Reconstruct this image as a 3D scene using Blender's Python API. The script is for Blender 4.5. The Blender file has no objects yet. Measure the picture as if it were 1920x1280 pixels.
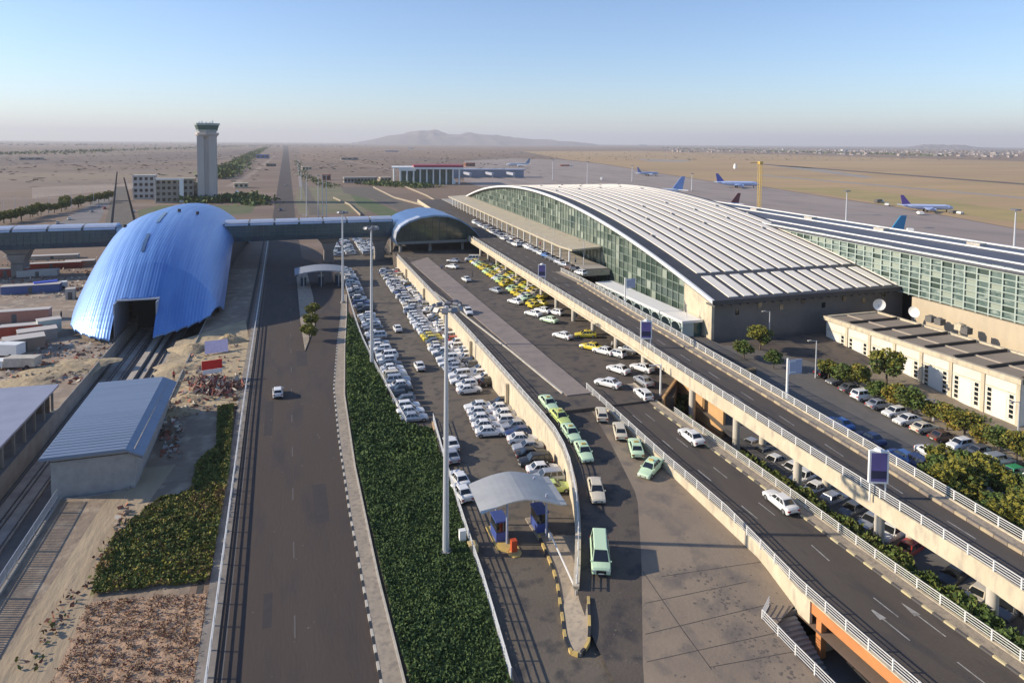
import bpy, math, random
import numpy as np
from mathutils import Vector, Matrix
random.seed(7); rng = np.random.default_rng(11)
S = bpy.context.scene
COL = S.collection
rad = math.radians

# ------------------------------------------------------------------ camera
HC, PITCH, ROLL, YAW = 43.0, rad(3), rad(0.4), math.atan(420/1280.)
F_, CX_, CY_ = 1280.0, 960.0, 335.0
cam = bpy.data.cameras.new('camera'); camo = bpy.data.objects.new('camera', cam); COL.objects.link(camo)
fw = Vector((math.sin(YAW)*math.cos(PITCH), math.cos(YAW)*math.cos(PITCH), -math.sin(PITCH)))
r0 = Vector((math.cos(YAW), -math.sin(YAW), 0)); u0 = r0.cross(fw)
RV = r0*math.cos(ROLL) + u0*math.sin(ROLL); UV = u0*math.cos(ROLL) - r0*math.sin(ROLL)
M = Matrix((RV, UV, -fw)).transposed().to_4x4(); M.translation = Vector((0, 0, HC)); camo.matrix_world = M
cam.sensor_width = 36; cam.lens = 36*F_/1920; cam.shift_y = -(640-CY_)/1920.; cam.clip_end = 60000; cam.clip_start = 1
S.camera = camo

# ------------------------------------------------------------------ sky, sun, exposure
SUN_EL = rad(23.5); SUNV = Vector((-0.95, 0.31, 0)).normalized()
W = bpy.data.worlds.new('World'); S.world = W; W.use_nodes = True
nt = W.node_tree; sky = nt.nodes.new('ShaderNodeTexSky'); sky.sky_type = 'NISHITA'; sky.sun_disc = False
sky.sun_elevation = SUN_EL; sky.sun_rotation = math.atan2(SUNV.x, SUNV.y)
sky.altitude = 0; sky.air_density = 1.0; sky.dust_density = .25; sky.ozone_density = 3.0
bg = nt.nodes['Background']; 
mxs = nt.nodes.new('ShaderNodeMix'); mxs.data_type = 'RGBA'; mxs.blend_type = 'MULTIPLY'; mxs.inputs[0].default_value = 1; mxs.inputs[7].default_value = (.93, .99, 1.13, 1)
nt.links.new(sky.outputs[0], mxs.inputs[6]); nt.links.new(mxs.outputs[2], bg.inputs[0]); bg.inputs[1].default_value = 0.13
sl = bpy.data.lights.new('sun', 'SUN'); so = bpy.data.objects.new('sun', sl); COL.objects.link(so)
sl.energy = 5.0; sl.angle = rad(0.5); sl.color = (1.0, 0.88, 0.70)
so.rotation_euler = (-(Vector((SUNV.x, SUNV.y, math.tan(SUN_EL))))).to_track_quat('-Z', 'Y').to_euler(); so.location = (0, 0, 100)
S.view_settings.view_transform = 'Standard'; S.view_settings.look = 'None'; S.view_settings.exposure = 0.35; S.view_settings.gamma = 1

# ------------------------------------------------------------------ geometry of the site (a point of the photo on a known level)
def ray(u, v): return fw + RV*((u-CX_)/F_) - UV*((v-CY_)/F_)
def P(u, v, z=0.0):
    d = ray(u, v); t = (z-HC)/d.z
    return Vector((d.x*t, d.y*t, z))
def lerp_tab(tab, y):
    if y <= tab[0][0]: return tab[0][1]
    for (a, za), (b, zb) in zip(tab, tab[1:]):
        if y <= b: return za + (zb-za)*(y-a)/(b-a)
    return tab[-1][1]
def zt(y): return lerp_tab([(40, 0.02), (50, .35), (60, 1.25), (75, 2.55), (95, 4.2)], y)      # taxi forecourt / slope
def zr(y): return lerp_tab([(30, 1.9), (45, 2.0), (57, 2.4), (75, 3.3), (97, 4.2)], y)          # ramp road
def zv(y): return lerp_tab([(30, 7.2), (50, 7.5), (75, 8.4), (105, 9.2)], y)                    # departures viaduct
def zg(y): return lerp_tab([(60, .6), (80, 1.2), (92, 2.6), (108, 4.2)], y)                     # service road east
def PZ(u, v, zf, dz=0.0):
    p = P(u, v, 3)
    for _ in range(40): p = P(u, v, zf(p.y)+dz)
    return p
def spline(pts, step):
    out = []; n = len(pts); pts = [Vector(p) for p in pts]
    for i in range(n-1):
        p0 = pts[max(i-1, 0)]; p1 = pts[i]; p2 = pts[i+1]; p3 = pts[min(i+2, n-1)]
        k = max(1, int((p2-p1).length/step))
        for j in range(k):
            t = j/k
            out.append(.5*((2*p1) + (p2-p0)*t + (2*p0-5*p1+4*p2-p3)*t*t + (3*p1-p0-3*p2+p3)*t**3))
    out.append(pts[-1]); return out
def at_y(path, y):          # x of a path at a given y (path sorted any way)
    best = None
    for a, b in zip(path, path[1:]):
        if (a.y-y)*(b.y-y) <= 0 and abs(a.y-b.y) > 1e-6:
            return a.x + (b.x-a.x)*(y-a.y)/(b.y-a.y)
    return min(path, key=lambda q: abs(q.y-y)).x

# ------------------------------------------------------------------ materials
MATS = {}
def mat(name, col, rough=.85, metal=0., col2=None, scale=.3, detail=6, bump=0., bscale=None, spec=None, stretch=None, emit=None, col3=None, scale3=None):
    if name in MATS: return MATS[name]
    m = bpy.data.materials.new(name); m.use_nodes = True; t = m.node_tree; b = t.nodes['Principled BSDF']
    b.inputs['Base Color'].default_value = (*col, 1); b.inputs['Roughness'].default_value = rough; b.inputs['Metallic'].default_value = metal
    if spec is not None: b.inputs['Specular IOR Level'].default_value = spec
    if col2 is not None or bump:
        tc = t.nodes.new('ShaderNodeTexCoord'); vec = tc.outputs['Object']
        if stretch:
            mp = t.nodes.new('ShaderNodeMapping'); mp.inputs['Scale'].default_value = stretch; t.links.new(vec, mp.inputs[0]); vec = mp.outputs[0]
    if col2 is not None:
        n = t.nodes.new('ShaderNodeTexNoise'); n.inputs['Scale'].default_value = scale; n.inputs['Detail'].default_value = detail; n.inputs['Roughness'].default_value = .62
        t.links.new(vec, n.inputs['Vector'])
        mr = t.nodes.new('ShaderNodeMapRange'); mr.inputs[1].default_value = .36; mr.inputs[2].default_value = .64
        t.links.new(n.outputs['Fac'], mr.inputs[0])
        mx = t.nodes.new('ShaderNodeMix'); mx.data_type = 'RGBA'
        mx.inputs[6].default_value = (*col, 1); mx.inputs[7].default_value = (*col2, 1)
        t.links.new(mr.outputs[0], mx.inputs[0]); outc = mx.outputs[2]
        if col3 is not None:
            n3 = t.nodes.new('ShaderNodeTexNoise'); n3.inputs['Scale'].default_value = scale3 or scale*6; n3.inputs['Detail'].default_value = 5
            t.links.new(vec, n3.inputs['Vector'])
            m3 = t.nodes.new('ShaderNodeMapRange'); m3.inputs[1].default_value = .5; m3.inputs[2].default_value = .68; t.links.new(n3.outputs['Fac'], m3.inputs[0])
            x3 = t.nodes.new('ShaderNodeMix'); x3.data_type = 'RGBA'; x3.inputs[7].default_value = (*col3, 1)
            t.links.new(outc, x3.inputs[6]); t.links.new(m3.outputs[0], x3.inputs[0]); outc = x3.outputs[2]
        t.links.new(outc, b.inputs['Base Color'])
    if bump:
        n2 = t.nodes.new('ShaderNodeTexNoise'); n2.inputs['Scale'].default_value = bscale or scale*5; n2.inputs['Detail'].default_value = 5
        t.links.new(vec, n2.inputs['Vector'])
        bp = t.nodes.new('ShaderNodeBump'); bp.inputs['Strength'].default_value = bump; bp.inputs['Distance'].default_value = .3
        t.links.new(n2.outputs['Fac'], bp.inputs['Height']); t.links.new(bp.outputs[0], b.inputs['Normal'])
    MATS[name] = m; return m

ASPH = mat('asphalt', (.058, .042, .033), .9, col2=(.068, .049, .039), scale=.12, stretch=(1, .2, 1), bump=.06, bscale=4, col3=(.042, .034, .033), scale3=.35)
ASPH2 = mat('asphalt_lot', (.115, .092, .068), .9, col2=(.15, .122, .092), scale=.15, bump=.15, bscale=4, col3=(.062, .055, .05), scale3=.6)
ASPH3 = mat('asphalt_forecourt', (.088, .069, .055), .9, col2=(.115, .092, .072), scale=.1, bump=.15, bscale=4, col3=(.045, .04, .04), scale3=.5)
DECK = mat('deck_asphalt', (.076, .061, .05), .9, col2=(.095, .077, .063), scale=.15, stretch=(1, .3, 1), bump=.06, bscale=4, col3=(.058, .05, .047), scale3=.6)
SLAB = mat('worn_concrete', (.285, .22, .155), .9, col2=(.225, .175, .13), scale=.12, bump=.1, bscale=3, col3=(.16, .132, .11), scale3=.4)
CREAM = mat('cream_concrete', (.62, .53, .38), .85, col2=(.52, .44, .31), scale=.5, bump=.08, stretch=(1, 1, .4), col3=(.42, .36, .27), scale3=1.2)
CONC = mat('grey_concrete', (.33, .31, .28), .9, col2=(.25, .235, .215), scale=.4, bump=.1)
CONCD = mat('dark_concrete', (.16, .15, .14), .9, col2=(.11, .105, .1), scale=.3, bump=.1)
PAVE = mat('sand_paving', (.38, .31, .23), .9, col2=(.30, .25, .19), scale=.5, bump=.1, col3=(.24, .2, .16), scale3=2)
PAVE2 = mat('pinkish_paving', (.27, .22, .19), .9, col2=(.21, .175, .155), scale=.4, bump=.1)
DIRT = mat('dirt', (.30, .225, .155), .95, col2=(.205, .155, .115), scale=.09, bump=.6, bscale=.9, col3=(.38, .30, .215), scale3=.4)
WHITE = mat('white_paint', (.78, .77, .74), .5)
WORN = mat('worn_white_line', (.42, .40, .37), .8, col2=(.2, .19, .18), scale=1.2)
BLACK = mat('black_paint', (.03, .03, .03), .6)
YELL = mat('yellow_paint', (.62, .43, .12), .7, col2=(.45, .33, .14), scale=1)
CURBW = mat('curb_white', (.55, .5, .42), .8, col2=(.42, .38, .32), scale=1)
STEEL = mat('galvanised_steel', (.42, .44, .46), .45, .6)
GLASSD = mat('dark_glass', (.012, .018, .02), .08, .0, spec=.8)
GLASSG = mat('green_glass', (.21, .25, .20), .2, .0, spec=.8, col2=(.09, .125, .10), scale=.1, col3=(.24, .27, .21), scale3=.25)
GLASSM = mat('pale_green_glass', (.15, .20, .18), .18, .0, spec=.7, col2=(.075, .115, .105), scale=.2, col3=(.30, .35, .31), scale3=.6, stretch=(1, 1, 2.5))
ROOFW = mat('white_roof_panel', (.90, .82, .70), .8, col2=(.82, .74, .63), scale=.2, stretch=(1, .2, 1))
ROOFD = mat('dark_roof_sheet', (.045, .043, .048), .6, col2=(.065, .062, .064), scale=.4)
NAVY = mat('navy_panel', (.02, .04, .08), .3, .2, col2=(.03, .07, .09), scale=.3)
TYRE = mat('tyre_rubber', (.02, .02, .02), .9)
RUST = mat('red_oxide', (.42, .07, .035), .7, col2=(.28, .06, .04), scale=.6)
ORANGE = mat('orange_girder', (.62, .24, .08), .7, col2=(.5, .2, .07), scale=.5)

# ------------------------------------------------------------------ mesh builder
class MB:
    def __init__(s): s.v = []; s.f = []; s.m = []
    def add(s, vs, fs, mi=0):
        o = len(s.v); s.v += [tuple(v) for v in vs]; s.f += [tuple(i+o for i in f) for f in fs]; s.m += [mi]*len(fs)
    def quad(s, a, b, c, d, mi=0): s.add([a, b, c, d], [(0, 1, 2, 3)], mi)
    def box(s, x0, x1, y0, y1, z0, z1, mi=0):
        s.add([(x0,y0,z0),(x1,y0,z0),(x1,y1,z0),(x0,y1,z0),(x0,y0,z1),(x1,y0,z1),(x1,y1,z1),(x0,y1,z1)],
              [(0,3,2,1),(4,5,6,7),(0,1,5,4),(1,2,6,5),(2,3,7,6),(3,0,4,7)], mi)
    def obox(s, c, l, w, h, ang=0, mi=0):           # l along local x
        ca, sa = math.cos(ang), math.sin(ang); vs = []
        for z in (c[2], c[2]+h):
            for dx, dy in ((-l/2,-w/2),(l/2,-w/2),(l/2,w/2),(-l/2,w/2)):
                vs.append((c[0]+dx*ca-dy*sa, c[1]+dx*sa+dy*ca, z))
        s.add(vs, [(0,3,2,1),(4,5,6,7),(0,1,5,4),(1,2,6,5),(2,3,7,6),(3,0,4,7)], mi)
    def bar(s, a, b, w, h, mi=0):                   # beam between two points, w wide, h high (centred)
        a = Vector(a); b = Vector(b); d = (b-a); 
        if d.length < 1e-6: return
        n = Vector((-d.y, d.x, 0)); n = n.normalized()*(w/2) if n.length > 1e-6 else Vector((w/2, 0, 0))
        if abs(d.x)+abs(d.y) < 1e-6: z = Vector((0, h/2, 0))
        else: z = n.normalized().cross(d.normalized()); z = z*(h/2)*(1 if z.z > 0 else -1)
        vs = [a-n-z, a+n-z, a+n+z, a-n+z, b-n-z, b+n-z, b+n+z, b-n+z]
        s.add(vs, [(0,1,2,3),(7,6,5,4),(0,4,5,1),(1,5,6,2),(2,6,7,3),(3,7,4,0)], mi)
    def tube(s, a, b, r0, r1, n=10, mi=0, cap=True):
        a = Vector(a); b = Vector(b); d = (b-a).normalized(); x = d.orthogonal().normalized(); y = d.cross(x); vs = []
        for p, r in ((a, r0), (b, r1)):
            for i in range(n):
                t = 2*math.pi*i/n; vs.append(p + x*math.cos(t)*r + y*math.sin(t)*r)
        fs = [(i, (i+1) % n, n+(i+1) % n, n+i) for i in range(n)]
        if cap: fs += [tuple(range(n-1, -1, -1)), tuple(range(n, 2*n))]
        s.add(vs, fs, mi)
    def prism(s, poly, z0, z1, mi=0):
        n = len(poly); a = sum(poly[i][0]*poly[(i+1)%n][1]-poly[(i+1)%n][0]*poly[i][1] for i in range(n))
        if a < 0: poly = poly[::-1]
        vs = [(p[0], p[1], z0) for p in poly]+[(p[0], p[1], z1) for p in poly]
        s.add(vs, [tuple(range(n-1, -1, -1)), tuple(range(n, 2*n))]+[(i, (i+1)%n, n+(i+1)%n, n+i) for i in range(n)], mi)
    def strip(s, L, R, mi=0):                       # ruled sheet between two equally sampled paths
        n = len(L); s.add(list(L)+list(R), [(i, i+1, n+i+1, n+i) for i in range(n-1)], mi)
    def wall(s, path, t, zb, mi=0):                 # wall of thickness t under a 3D top path, zb = bottom (number or fn)
        n = len(path); A = []; B = []
        for i, p in enumerate(path):
            d = (path[min(i+1, n-1)]-path[max(i-1, 0)]); nn = Vector((-d.y, d.x, 0)).normalized()*(t/2)
            A.append(p+nn); B.append(p-nn)
        zf = zb if callable(zb) else (lambda p: zb)
        A2 = [Vector((q.x, q.y, zf(p))) for q, p in zip(A, path)]; B2 = [Vector((q.x, q.y, zf(p))) for q, p in zip(B, path)]
        s.strip(A, B, mi); s.strip(A2, A, mi); s.strip(B, B2, mi); s.strip(B2, A2, mi)
        s.add([A[0], B[0], B2[0], A2[0]], [(0, 1, 2, 3)], mi); s.add([A[-1], B[-1], B2[-1], A2[-1]], [(3, 2, 1, 0)], mi)
    def build(s, name, mats, parent=None, smooth=False, local=False, bevel=0):
        me = bpy.data.meshes.new(name); me.from_pydata([tuple(v) for v in s.v], [], s.f)
        if not isinstance(mats, (list, tuple)): mats = [mats]
        for m in mats: me.materials.append(m)
        me.polygons.foreach_set('material_index', s.m)
        if smooth: me.polygons.foreach_set('use_smooth', [True]*len(s.f))
        me.update(); o = bpy.data.objects.new(name, me); COL.objects.link(o)
        if parent is not None:
            o.parent = parent
            if not local: o.location = -parent.location
        if bevel:
            bm = o.modifiers.new('bevel', 'BEVEL'); bm.width = bevel; bm.segments = 2; bm.limit_method = 'ANGLE'
        return o

def tag(o, label=None, cat=None, group=None, kind=None):
    if label: o['label'] = label
    if cat: o['category'] = cat
    if group: o['group'] = group
    if kind: o['kind'] = kind
    return o
def thing(name, label, cat, loc=(0, 0, 0), rz=0, group=None):
    o = bpy.data.objects.new(name, None); COL.objects.link(o); o.location = loc; o.rotation_euler = (0, 0, rz); o.empty_display_size = .5
    return tag(o, label, cat, group)
def struct(name, mb, m, **k): return tag(mb.build(name, m, **k), kind='structure')
def kids(o): return [c for c in ALLK.get(o.name, [])]
ALLK = {}
def reg(root, part): ALLK.setdefault(root.name, []).append(part); return part
def dup(root, loc, rz, label=None, group=None, scale=None):
    r = root.copy(); COL.objects.link(r); r.location = loc; r.rotation_euler = (0, 0, rz)
    if label: r['label'] = label
    if group: r['group'] = group
    if scale: r.scale = scale
    for ch in ALLK.get(root.name, []):
        c = ch.copy(); COL.objects.link(c); c.parent = r
        for g in ALLK.get(ch.name, []):
            d = g.copy(); COL.objects.link(d); d.parent = c
    return r
def ordw(n):
    s = 'th' if 10 <= n % 100 <= 20 else {1: 'st', 2: 'nd', 3: 'rd'}.get(n % 10, 'th'); return f'{n}{s}'

# ------------------------------------------------------------------ ground with sunk trench and underpass
GM = mat('desert_ground', (.22, .145, .09), .95, col2=(.13, .09, .068), scale=.0016, detail=12, col3=(.23, .165, .125), scale3=.012, bump=.3, bscale=.4, stretch=(1, 2.2, 1))
holes = [(-35, -26.4, 8, 92.5), (-35, -19.2, 92.5, 240), (40.2, 44.0, 20, 49.5)]
xs = sorted({-28000, 28000, *[h[0] for h in holes], *[h[1] for h in holes]}); ys = sorted({-1400, 32000, *[h[2] for h in holes], *[h[3] for h in holes]})
g = MB()
for i in range(len(xs)-1):
    for j in range(len(ys)-1):
        cx, cy = (xs[i]+xs[i+1])/2, (ys[j]+ys[j+1])/2
        if any(h[0] < cx < h[1] and h[2] < cy < h[3] for h in holes): continue
        g.quad((xs[i], ys[j], 0), (xs[i+1], ys[j], 0), (xs[i+1], ys[j+1], 0), (xs[i], ys[j+1], 0))
struct('ground', g, GM)
TD = -2.6
g = MB()
g.quad((-35, 8, TD), (-26.4, 8, TD), (-26.4, 92.5, TD), (-35, 92.5, TD)); g.quad((-35, 92.5, TD), (-19.2, 92.5, TD), (-19.2, 240, TD), (-35, 240, TD))
struct('track_bed', g, CONCD)
def sheet(name, px, z, m, kind='structure', **k):
    mb = MB(); pts = [P(u, v, 0) for u, v in px]; n = len(pts)
    a = sum(pts[i].x*pts[(i+1)%n].y-pts[(i+1)%n].x*pts[i].y for i in range(n))
    if a < 0: pts = pts[::-1]
    mb.add([(p.x, p.y, z) for p in pts], [tuple(range(n))])
    return tag(mb.build(name, m), kind=kind, **k)

# ------------------------------------------------------------------ trench walls
mb = MB()
for (x, ya, yb) in ((-35, 8, 240), (-26.4, 8, 92.5), (-19.2, 92.5, 240)):
    mb.box(x-(.18 if x < -30 else 0), x+(0 if x < -30 else .22), ya, yb, TD, .45 if x < -30 else .3)
mb.box(-26.4, -19.2, 92.2, 92.5, TD, .05)
tag(mb.build('trench_wall', CONC), 'long grey concrete retaining wall lining the sunken railway tracks', 'retaining wall')
for k, x0 in enumerate((-33.6, -31.6, -24.6)):
    t = thing('railway_track', ['pale railway track nearest the left trench wall', 'railway track second from the left trench wall', 'railway track running out of the blue shed towards the brick depot hall'][k], 'railway track', (x0, 60 if k < 2 else 96, TD), group='tracks in the trench')
    y0, y1 = (12, 238) if k < 2 else (118, 238)
    mb = MB(); mb.box(x0-1.0, x0+1.0, y0, y1, TD+.01, TD+.22); mb.build('track_slab', mat('pale_track_slab', (.42, .38, .33), .9, col2=(.3, .27, .24), scale=.5), t)
    for sx in (-.72, .72):
        mb = MB(); mb.box(x0+sx-.05, x0+sx+.05, y0, y1, TD+.224, TD+.4); mb.build('rail', mat('rail_steel', (.2, .17, .15), .4, .8), t)
mb = MB(); mb.box(-29.2, -28.1, 100, 238, TD+.01, TD+.9); mb.box(-27.4, -26.6, 12, 238, TD+.01, TD+.5)
tag(mb.build('track_platform', mat('sandy_platform', (.46, .40, .33), .9, col2=(.34, .3, .25), scale=.6)), 'low sandy concrete service platform between the sunken tracks', 'platform')  # pale sandy platform tone, mottled by noise

# ------------------------------------------------------------------ main road, pavement
ML = [Vector(p) for p in ((-5.7, 10, .004), (-6.0, 57, .004), (-6.7, 117, .004), (-7.4, 228, .004), (-8.6, 400, .004), (-16, 2300, .004), (-50, 9000, .004))]
MR = [Vector(p) for p in ((6.9, 10, .004), (6.7, 57, .004), (6.4, 80, .004), (7.3, 117, .004), (9.0, 140, .004), (11.8, 168, .004), (15.5, 210, .004), (15.5, 236, .004), (4.5, 262, .004), (3.6, 400, .004), (2.2, 2300, .004), (0, 9000, .004))]
def onpath(path, ysr, z=None): return [Vector((at_y(path, y), y, path[0].z if z is None else z)) for y in ysr]
ysr = list(np.linspace(12, 300, 60))+list(np.geomspace(320, 8900, 30))
mb = MB(); mb.strip(onpath(MR, ysr), onpath(ML, ysr)); struct('main_road', mb, ASPH)
mb = MB()
for y in list(np.arange(60, 230, 12)): 
    mb.quad((.1, y, .008), (.22, y, .008), (.22, y+3, .008), (.1, y+3, .008))
for y in np.arange(20, 235, 10): mb.quad((at_y(ML, y)+.5, y, .008), (at_y(ML, y)+.62, y, .008), (at_y(ML, y+10)+.62, y+10, .008), (at_y(ML, y+10)+.5, y+10, .008))
struct('road_marking', mb, mat('faded_line', (.12, .11, .105), .9))
PL = [Vector((6.9, 10, .14)), Vector((6.75, 52, .14)), Vector((6.5, 79, .14)), Vector((6.7, 100, .14)), Vector((7.3, 121, .14)), Vector((9.4, 145, .14)), Vector((11.8, 168, .14)), Vector((14.2, 196, .14))]
PR = [Vector((8.6, 10, .14)), Vector((8.3, 52, .14)), Vector((7.95, 66, .14)), Vector((7.9, 90, .14)), Vector((8.6, 117, .14)), Vector((10.8, 145, .14)), Vector((13.3, 172, .14)), Vector((15.2, 196, .14))]
ysp = np.linspace(12, 195, 90)
mb = MB(); a, b = onpath(PL, ysp), onpath(PR, ysp); mb.strip(b, a)
mb.strip([Vector((p.x, p.y, -.1)) for p in b], b)
struct('pavement', mb, PAVE)
def kerb_blocks(pathfn, y0, y1, side, h, w=.22, step=1.0, mats=(CURBW, BLACK), name='kerb', zb=-.05, lab=None):
    m0 = MB(); y = y0; k = 0
    while y < y1:
        p, q = pathfn(y), pathfn(min(y+step*.98, y1)); s_ = w*side
        a = [p, Vector((p.x+s_, p.y, p.z)), Vector((q.x+s_, q.y, q.z)), q]
        vs = [(v.x, v.y, v.z-.12+zb) for v in a]+[(v.x, v.y, v.z+h) for v in a]
        fs = [(4, 5, 6, 7), (0, 1, 5, 4), (1, 2, 6, 5), (2, 3, 7, 6), (3, 0, 4, 7)]
        m0.add(vs, fs if side > 0 else [f[::-1] for f in fs], k % 2); y += step; k += 1
    return tag(m0.build(name, list(mats)), kind='structure')
kerb_blocks(lambda y: Vector((at_y(PL, y), y, .14)), 12, 195, -1, .02)
mb = MB(); mb.strip([Vector((p.x+.2, p.y, .2)) for p in b], [Vector((p.x, p.y, .2)) for p in b]); mb.strip([Vector((p.x, p.y, .2)) for p in b], [Vector((p.x, p.y, .141)) for p in b])
struct('kerb', mb, CURBW)

# left verge beside the road: concrete channel and railing
mb = MB(); ysv = np.linspace(12, 330, 60)
mb.strip([Vector((at_y(ML, y)-.05, y, .1)) for y in ysv], [Vector((at_y(ML, y)-1.5, y, .1)) for y in ysv])
mb.strip([Vector((at_y(ML, y)-.05, y, 0)) for y in ysv], [Vector((at_y(ML, y)-.05, y, .1)) for y in ysv])
struct('verge', mb, mat('verge_concrete', (.26, .23, .2), .9, col2=(.17, .15, .135), scale=.5))
mb = MB(); mb.strip([Vector((at_y(ML, y)-2.0, y, .012)) for y in ysv], [Vector((at_y(ML, y)-2.6, y, .012)) for y in ysv]); struct('gutter', mb, mat('dark_gutter', (.05, .045, .04), .9))

RAILM = mat('railing_white', (.66, .65, .62), .5)
def railing(path, label, h=.95, step=2.4, nb=3, m=RAILM, group=None, bw=.06, posts=True, cat='railing', pw=.12):
    pth = spline(path, 4)
    r = thing('railing', label, cat, tuple(pth[0]), group=group)
    mb = MB()
    for a, b in zip(pth, pth[1:]):
        for k in range(nb):
            z = Vector((0, 0, h*(k+1)/nb)); mb.bar(a+z, b+z, bw, bw*(1.6 if k == nb-1 else 1))
    mb.build('rails', m, r)
    # posts
    pos = []; acc = 0.; nxt = 0.
    for a, b in zip(pth, pth[1:]):
        L = (b-a).length
        while nxt <= acc+L:
            pos.append(a+(b-a)*((nxt-acc)/L)); nxt += step
        acc += L
    pos = pos[:100]
    pm = MB(); pm.box(-pw/2, pw/2, -pw/2, pw/2, 0, h+.04); p0 = None
    for p in pos:
        if p0 is None: p0 = pm.build('post', m, r, local=True); o = p0
        else: o = p0.copy(); COL.objects.link(o)
        o.parent = r; o.location = p-Vector(r.location)
    return r
railing([Vector((at_y(ML, y)-.55, y, .1)) for y in (14, 40, 60, 80, 117, 160, 228, 320)], 'long white metal railing along the left edge of the main road', h=1.0, step=3.1, bw=.09)
lf = MB(); 
for y in np.arange(14, 92, 2.6): lf.box(-26.55, -26.43, y-.05, y+.05, .3, 1.6)
for z in (.5, 1.5): lf.box(-26.53, -26.45, 14, 92, z, z+.07)
r = thing('trench_fence', 'tall grey mesh fence on the right edge of the track trench', 'fence', (-26.5, 14, .3))
lf.build('frame', STEEL, r)
mb = MB()
for y in np.arange(14.2, 92, .3): mb.box(-26.5, -26.47, y, y+.12, .4, 1.5)
mb.build('mesh_panel', mat('mesh_infill', (.45, .46, .48), .6, .2), r)

# ------------------------------------------------------------------ car park, slope, forecourt
LOT = [(15.3, 100), (15.2, 140), (15.4, 200), (13.5, 236), (13.5, 330), (41, 330), (38, 240), (36.5, 125), (36, 98), (35, 85), (34, 75), (31.5, 66), (28, 58), (26.6, 50), (27.5, 38), (31, 12), (19.5, 12), (17.2, 50), (16.9, 62), (18.8, 76), (20.2, 90), (21.4, 100)]
mb = MB(); mb.add([(x, y, .006) for x, y in LOT], [tuple(range(len(LOT)))][::-1]); o = struct('car_park', mb, ASPH2)
WALLT = [PZ(u, v, zt, .35) for u, v in ((745, 481), (830, 572), (905, 655), (985, 747), (1040, 812), (1068, 872), (1080, 935), (1084, 1000), (1083, 1055), (1080, 1100))]
WALLS = spline(WALLT, 3)
yl = [max(26, 20)]; 
ysf = list(np.linspace(12, 90, 40))
WL = [Vector((27.0, 12, 0)), Vector((24.2, 46, 0)), Vector((24.6, 52, 0))]+WALLS[::-1]
RL = [PZ(u, v, zr) for u, v in ((1700, 1280), (1500, 1105), (1430, 1022), (1250, 867), (1108, 737))]
RL = [Vector((44.6, 12, 1.9))]+RL
RR = [PZ(u, v, zr) for u, v in ((1920, 1247), (1500, 947), (1235, 757))]; RR = [Vector((RR[0].x, 12, 1.9))]+RR
MIDP = [PZ(u, v, zt) for u, v in ((1206, 1280), (1203, 1050), (1195, 930), (1150, 840), (1104, 760))]; MIDP = [Vector((MIDP[0].x+.5, 12, 0))]+MIDP
def zcol(path, y, dz=0): return Vector((at_y(path, y), y, zt(y)+dz))
UPY = 49.5
A = [zcol(WL, y) for y in ysf]; B = [zcol(MIDP, y) for y in ysf]; C = [Vector((min(at_y(RL, y), 60) if y > UPY else 40.2, y, zt(y))) for y in ysf]
mb = MB(); mb.strip(B, A, 0); mb.strip(C, B, 1)
struct('taxi_slope', mb, [ASPH3, SLAB])
# expansion joints on the slab
mb = MB()
def joint(p, q, w=.07):
    a = PZ(*p, zt, .006); b = PZ(*q, zt, .006); d = (b-a); n = Vector((-d.y, d.x, 0)).normalized()*w/2; N = 8
    mb.strip([a+d*(i/N)-n+Vector((0, 0, zt((a+d*(i/N)).y)-(a+d*(i/N)).z+.006)) for i in range(N+1)], [a+d*(i/N)+n+Vector((0, 0, zt((a+d*(i/N)).y)-(a+d*(i/N)).z+.006)) for i in range(N+1)])
for p, q in (((1205, 1070), (1335, 1255)), ((1210, 1188), (1450, 1130)), ((1210, 1130), (1400, 1090)), ((1212, 1240), (1480, 1180)), ((1240, 1080), (1445, 1050)), ((1330, 1250), (1520, 1215))): joint(p, q)
struct('slab_joint', mb, mat('joint_tar', (.06, .05, .045), .9))
mb = MB()
for y in np.linspace(93, 96, 2): pass
fc = [(at_y(WL, y), y) for y in (90, 98, 125, 160, 200, 240)]+[(39, 262), (40, 330), (76.5, 330), (76.5, 97), (61, 97), (56, 90)]
mb.prism(fc, -.5, 4.2, 0); struct('forecourt', mb, ASPH3)
tag(bpy.data.objects['forecourt'], kind='structure')
mb = MB(); mb.box(60.6, 60.99, 84, 97.0, 0, 4.6); mb.box(60.6, 76.4, 97.05, 97.3, 0, 4.5); mb.bar((53.8, 89.6, 2.1), (60.9, 97, 2.1), .35, 5.0)
tag(mb.build('abutment_wall', mat('sandy_render', (.60, .36, .16), .85, col2=(.5, .3, .14), scale=.5)), 'sandy orange retaining wall under the elevated road beside the end of the forecourt', 'retaining wall')
# cream retaining wall left of the forecourt
r = thing('retaining_wall', 'long curved cream retaining wall between the lower car park and the taxi slope', 'retaining wall', tuple(WALLS[0]))
mb = MB(); mb.wall(WALLS, .35, -.1); mb.build('wall_face', CREAM, r)
cap = [p+Vector((0, 0, .1)) for p in WALLS]; mb = MB(); mb.wall(cap, .6, lambda p: p.z-.28); mb.build('coping', mat('coping', (.56, .49, .38), .8, col2=(.46, .4, .31), scale=.8), r)
for k in range(0, len(WALLS)-1, 4):
    p = WALLS[k]
    if 97 < p.y < 228 and k % 8 == 0:
        mb = MB(); mb.box(p.x-.75, p.x-.25, p.y-.25, p.y+.25, 0, p.z-.5); mb.build('pier', CREAM, r)
railing([p+Vector((.05, 0, .02)) for p in WALLT], 'pale railing on the curved cream wall beside the taxi slope', h=.85, step=2.4)
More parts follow.
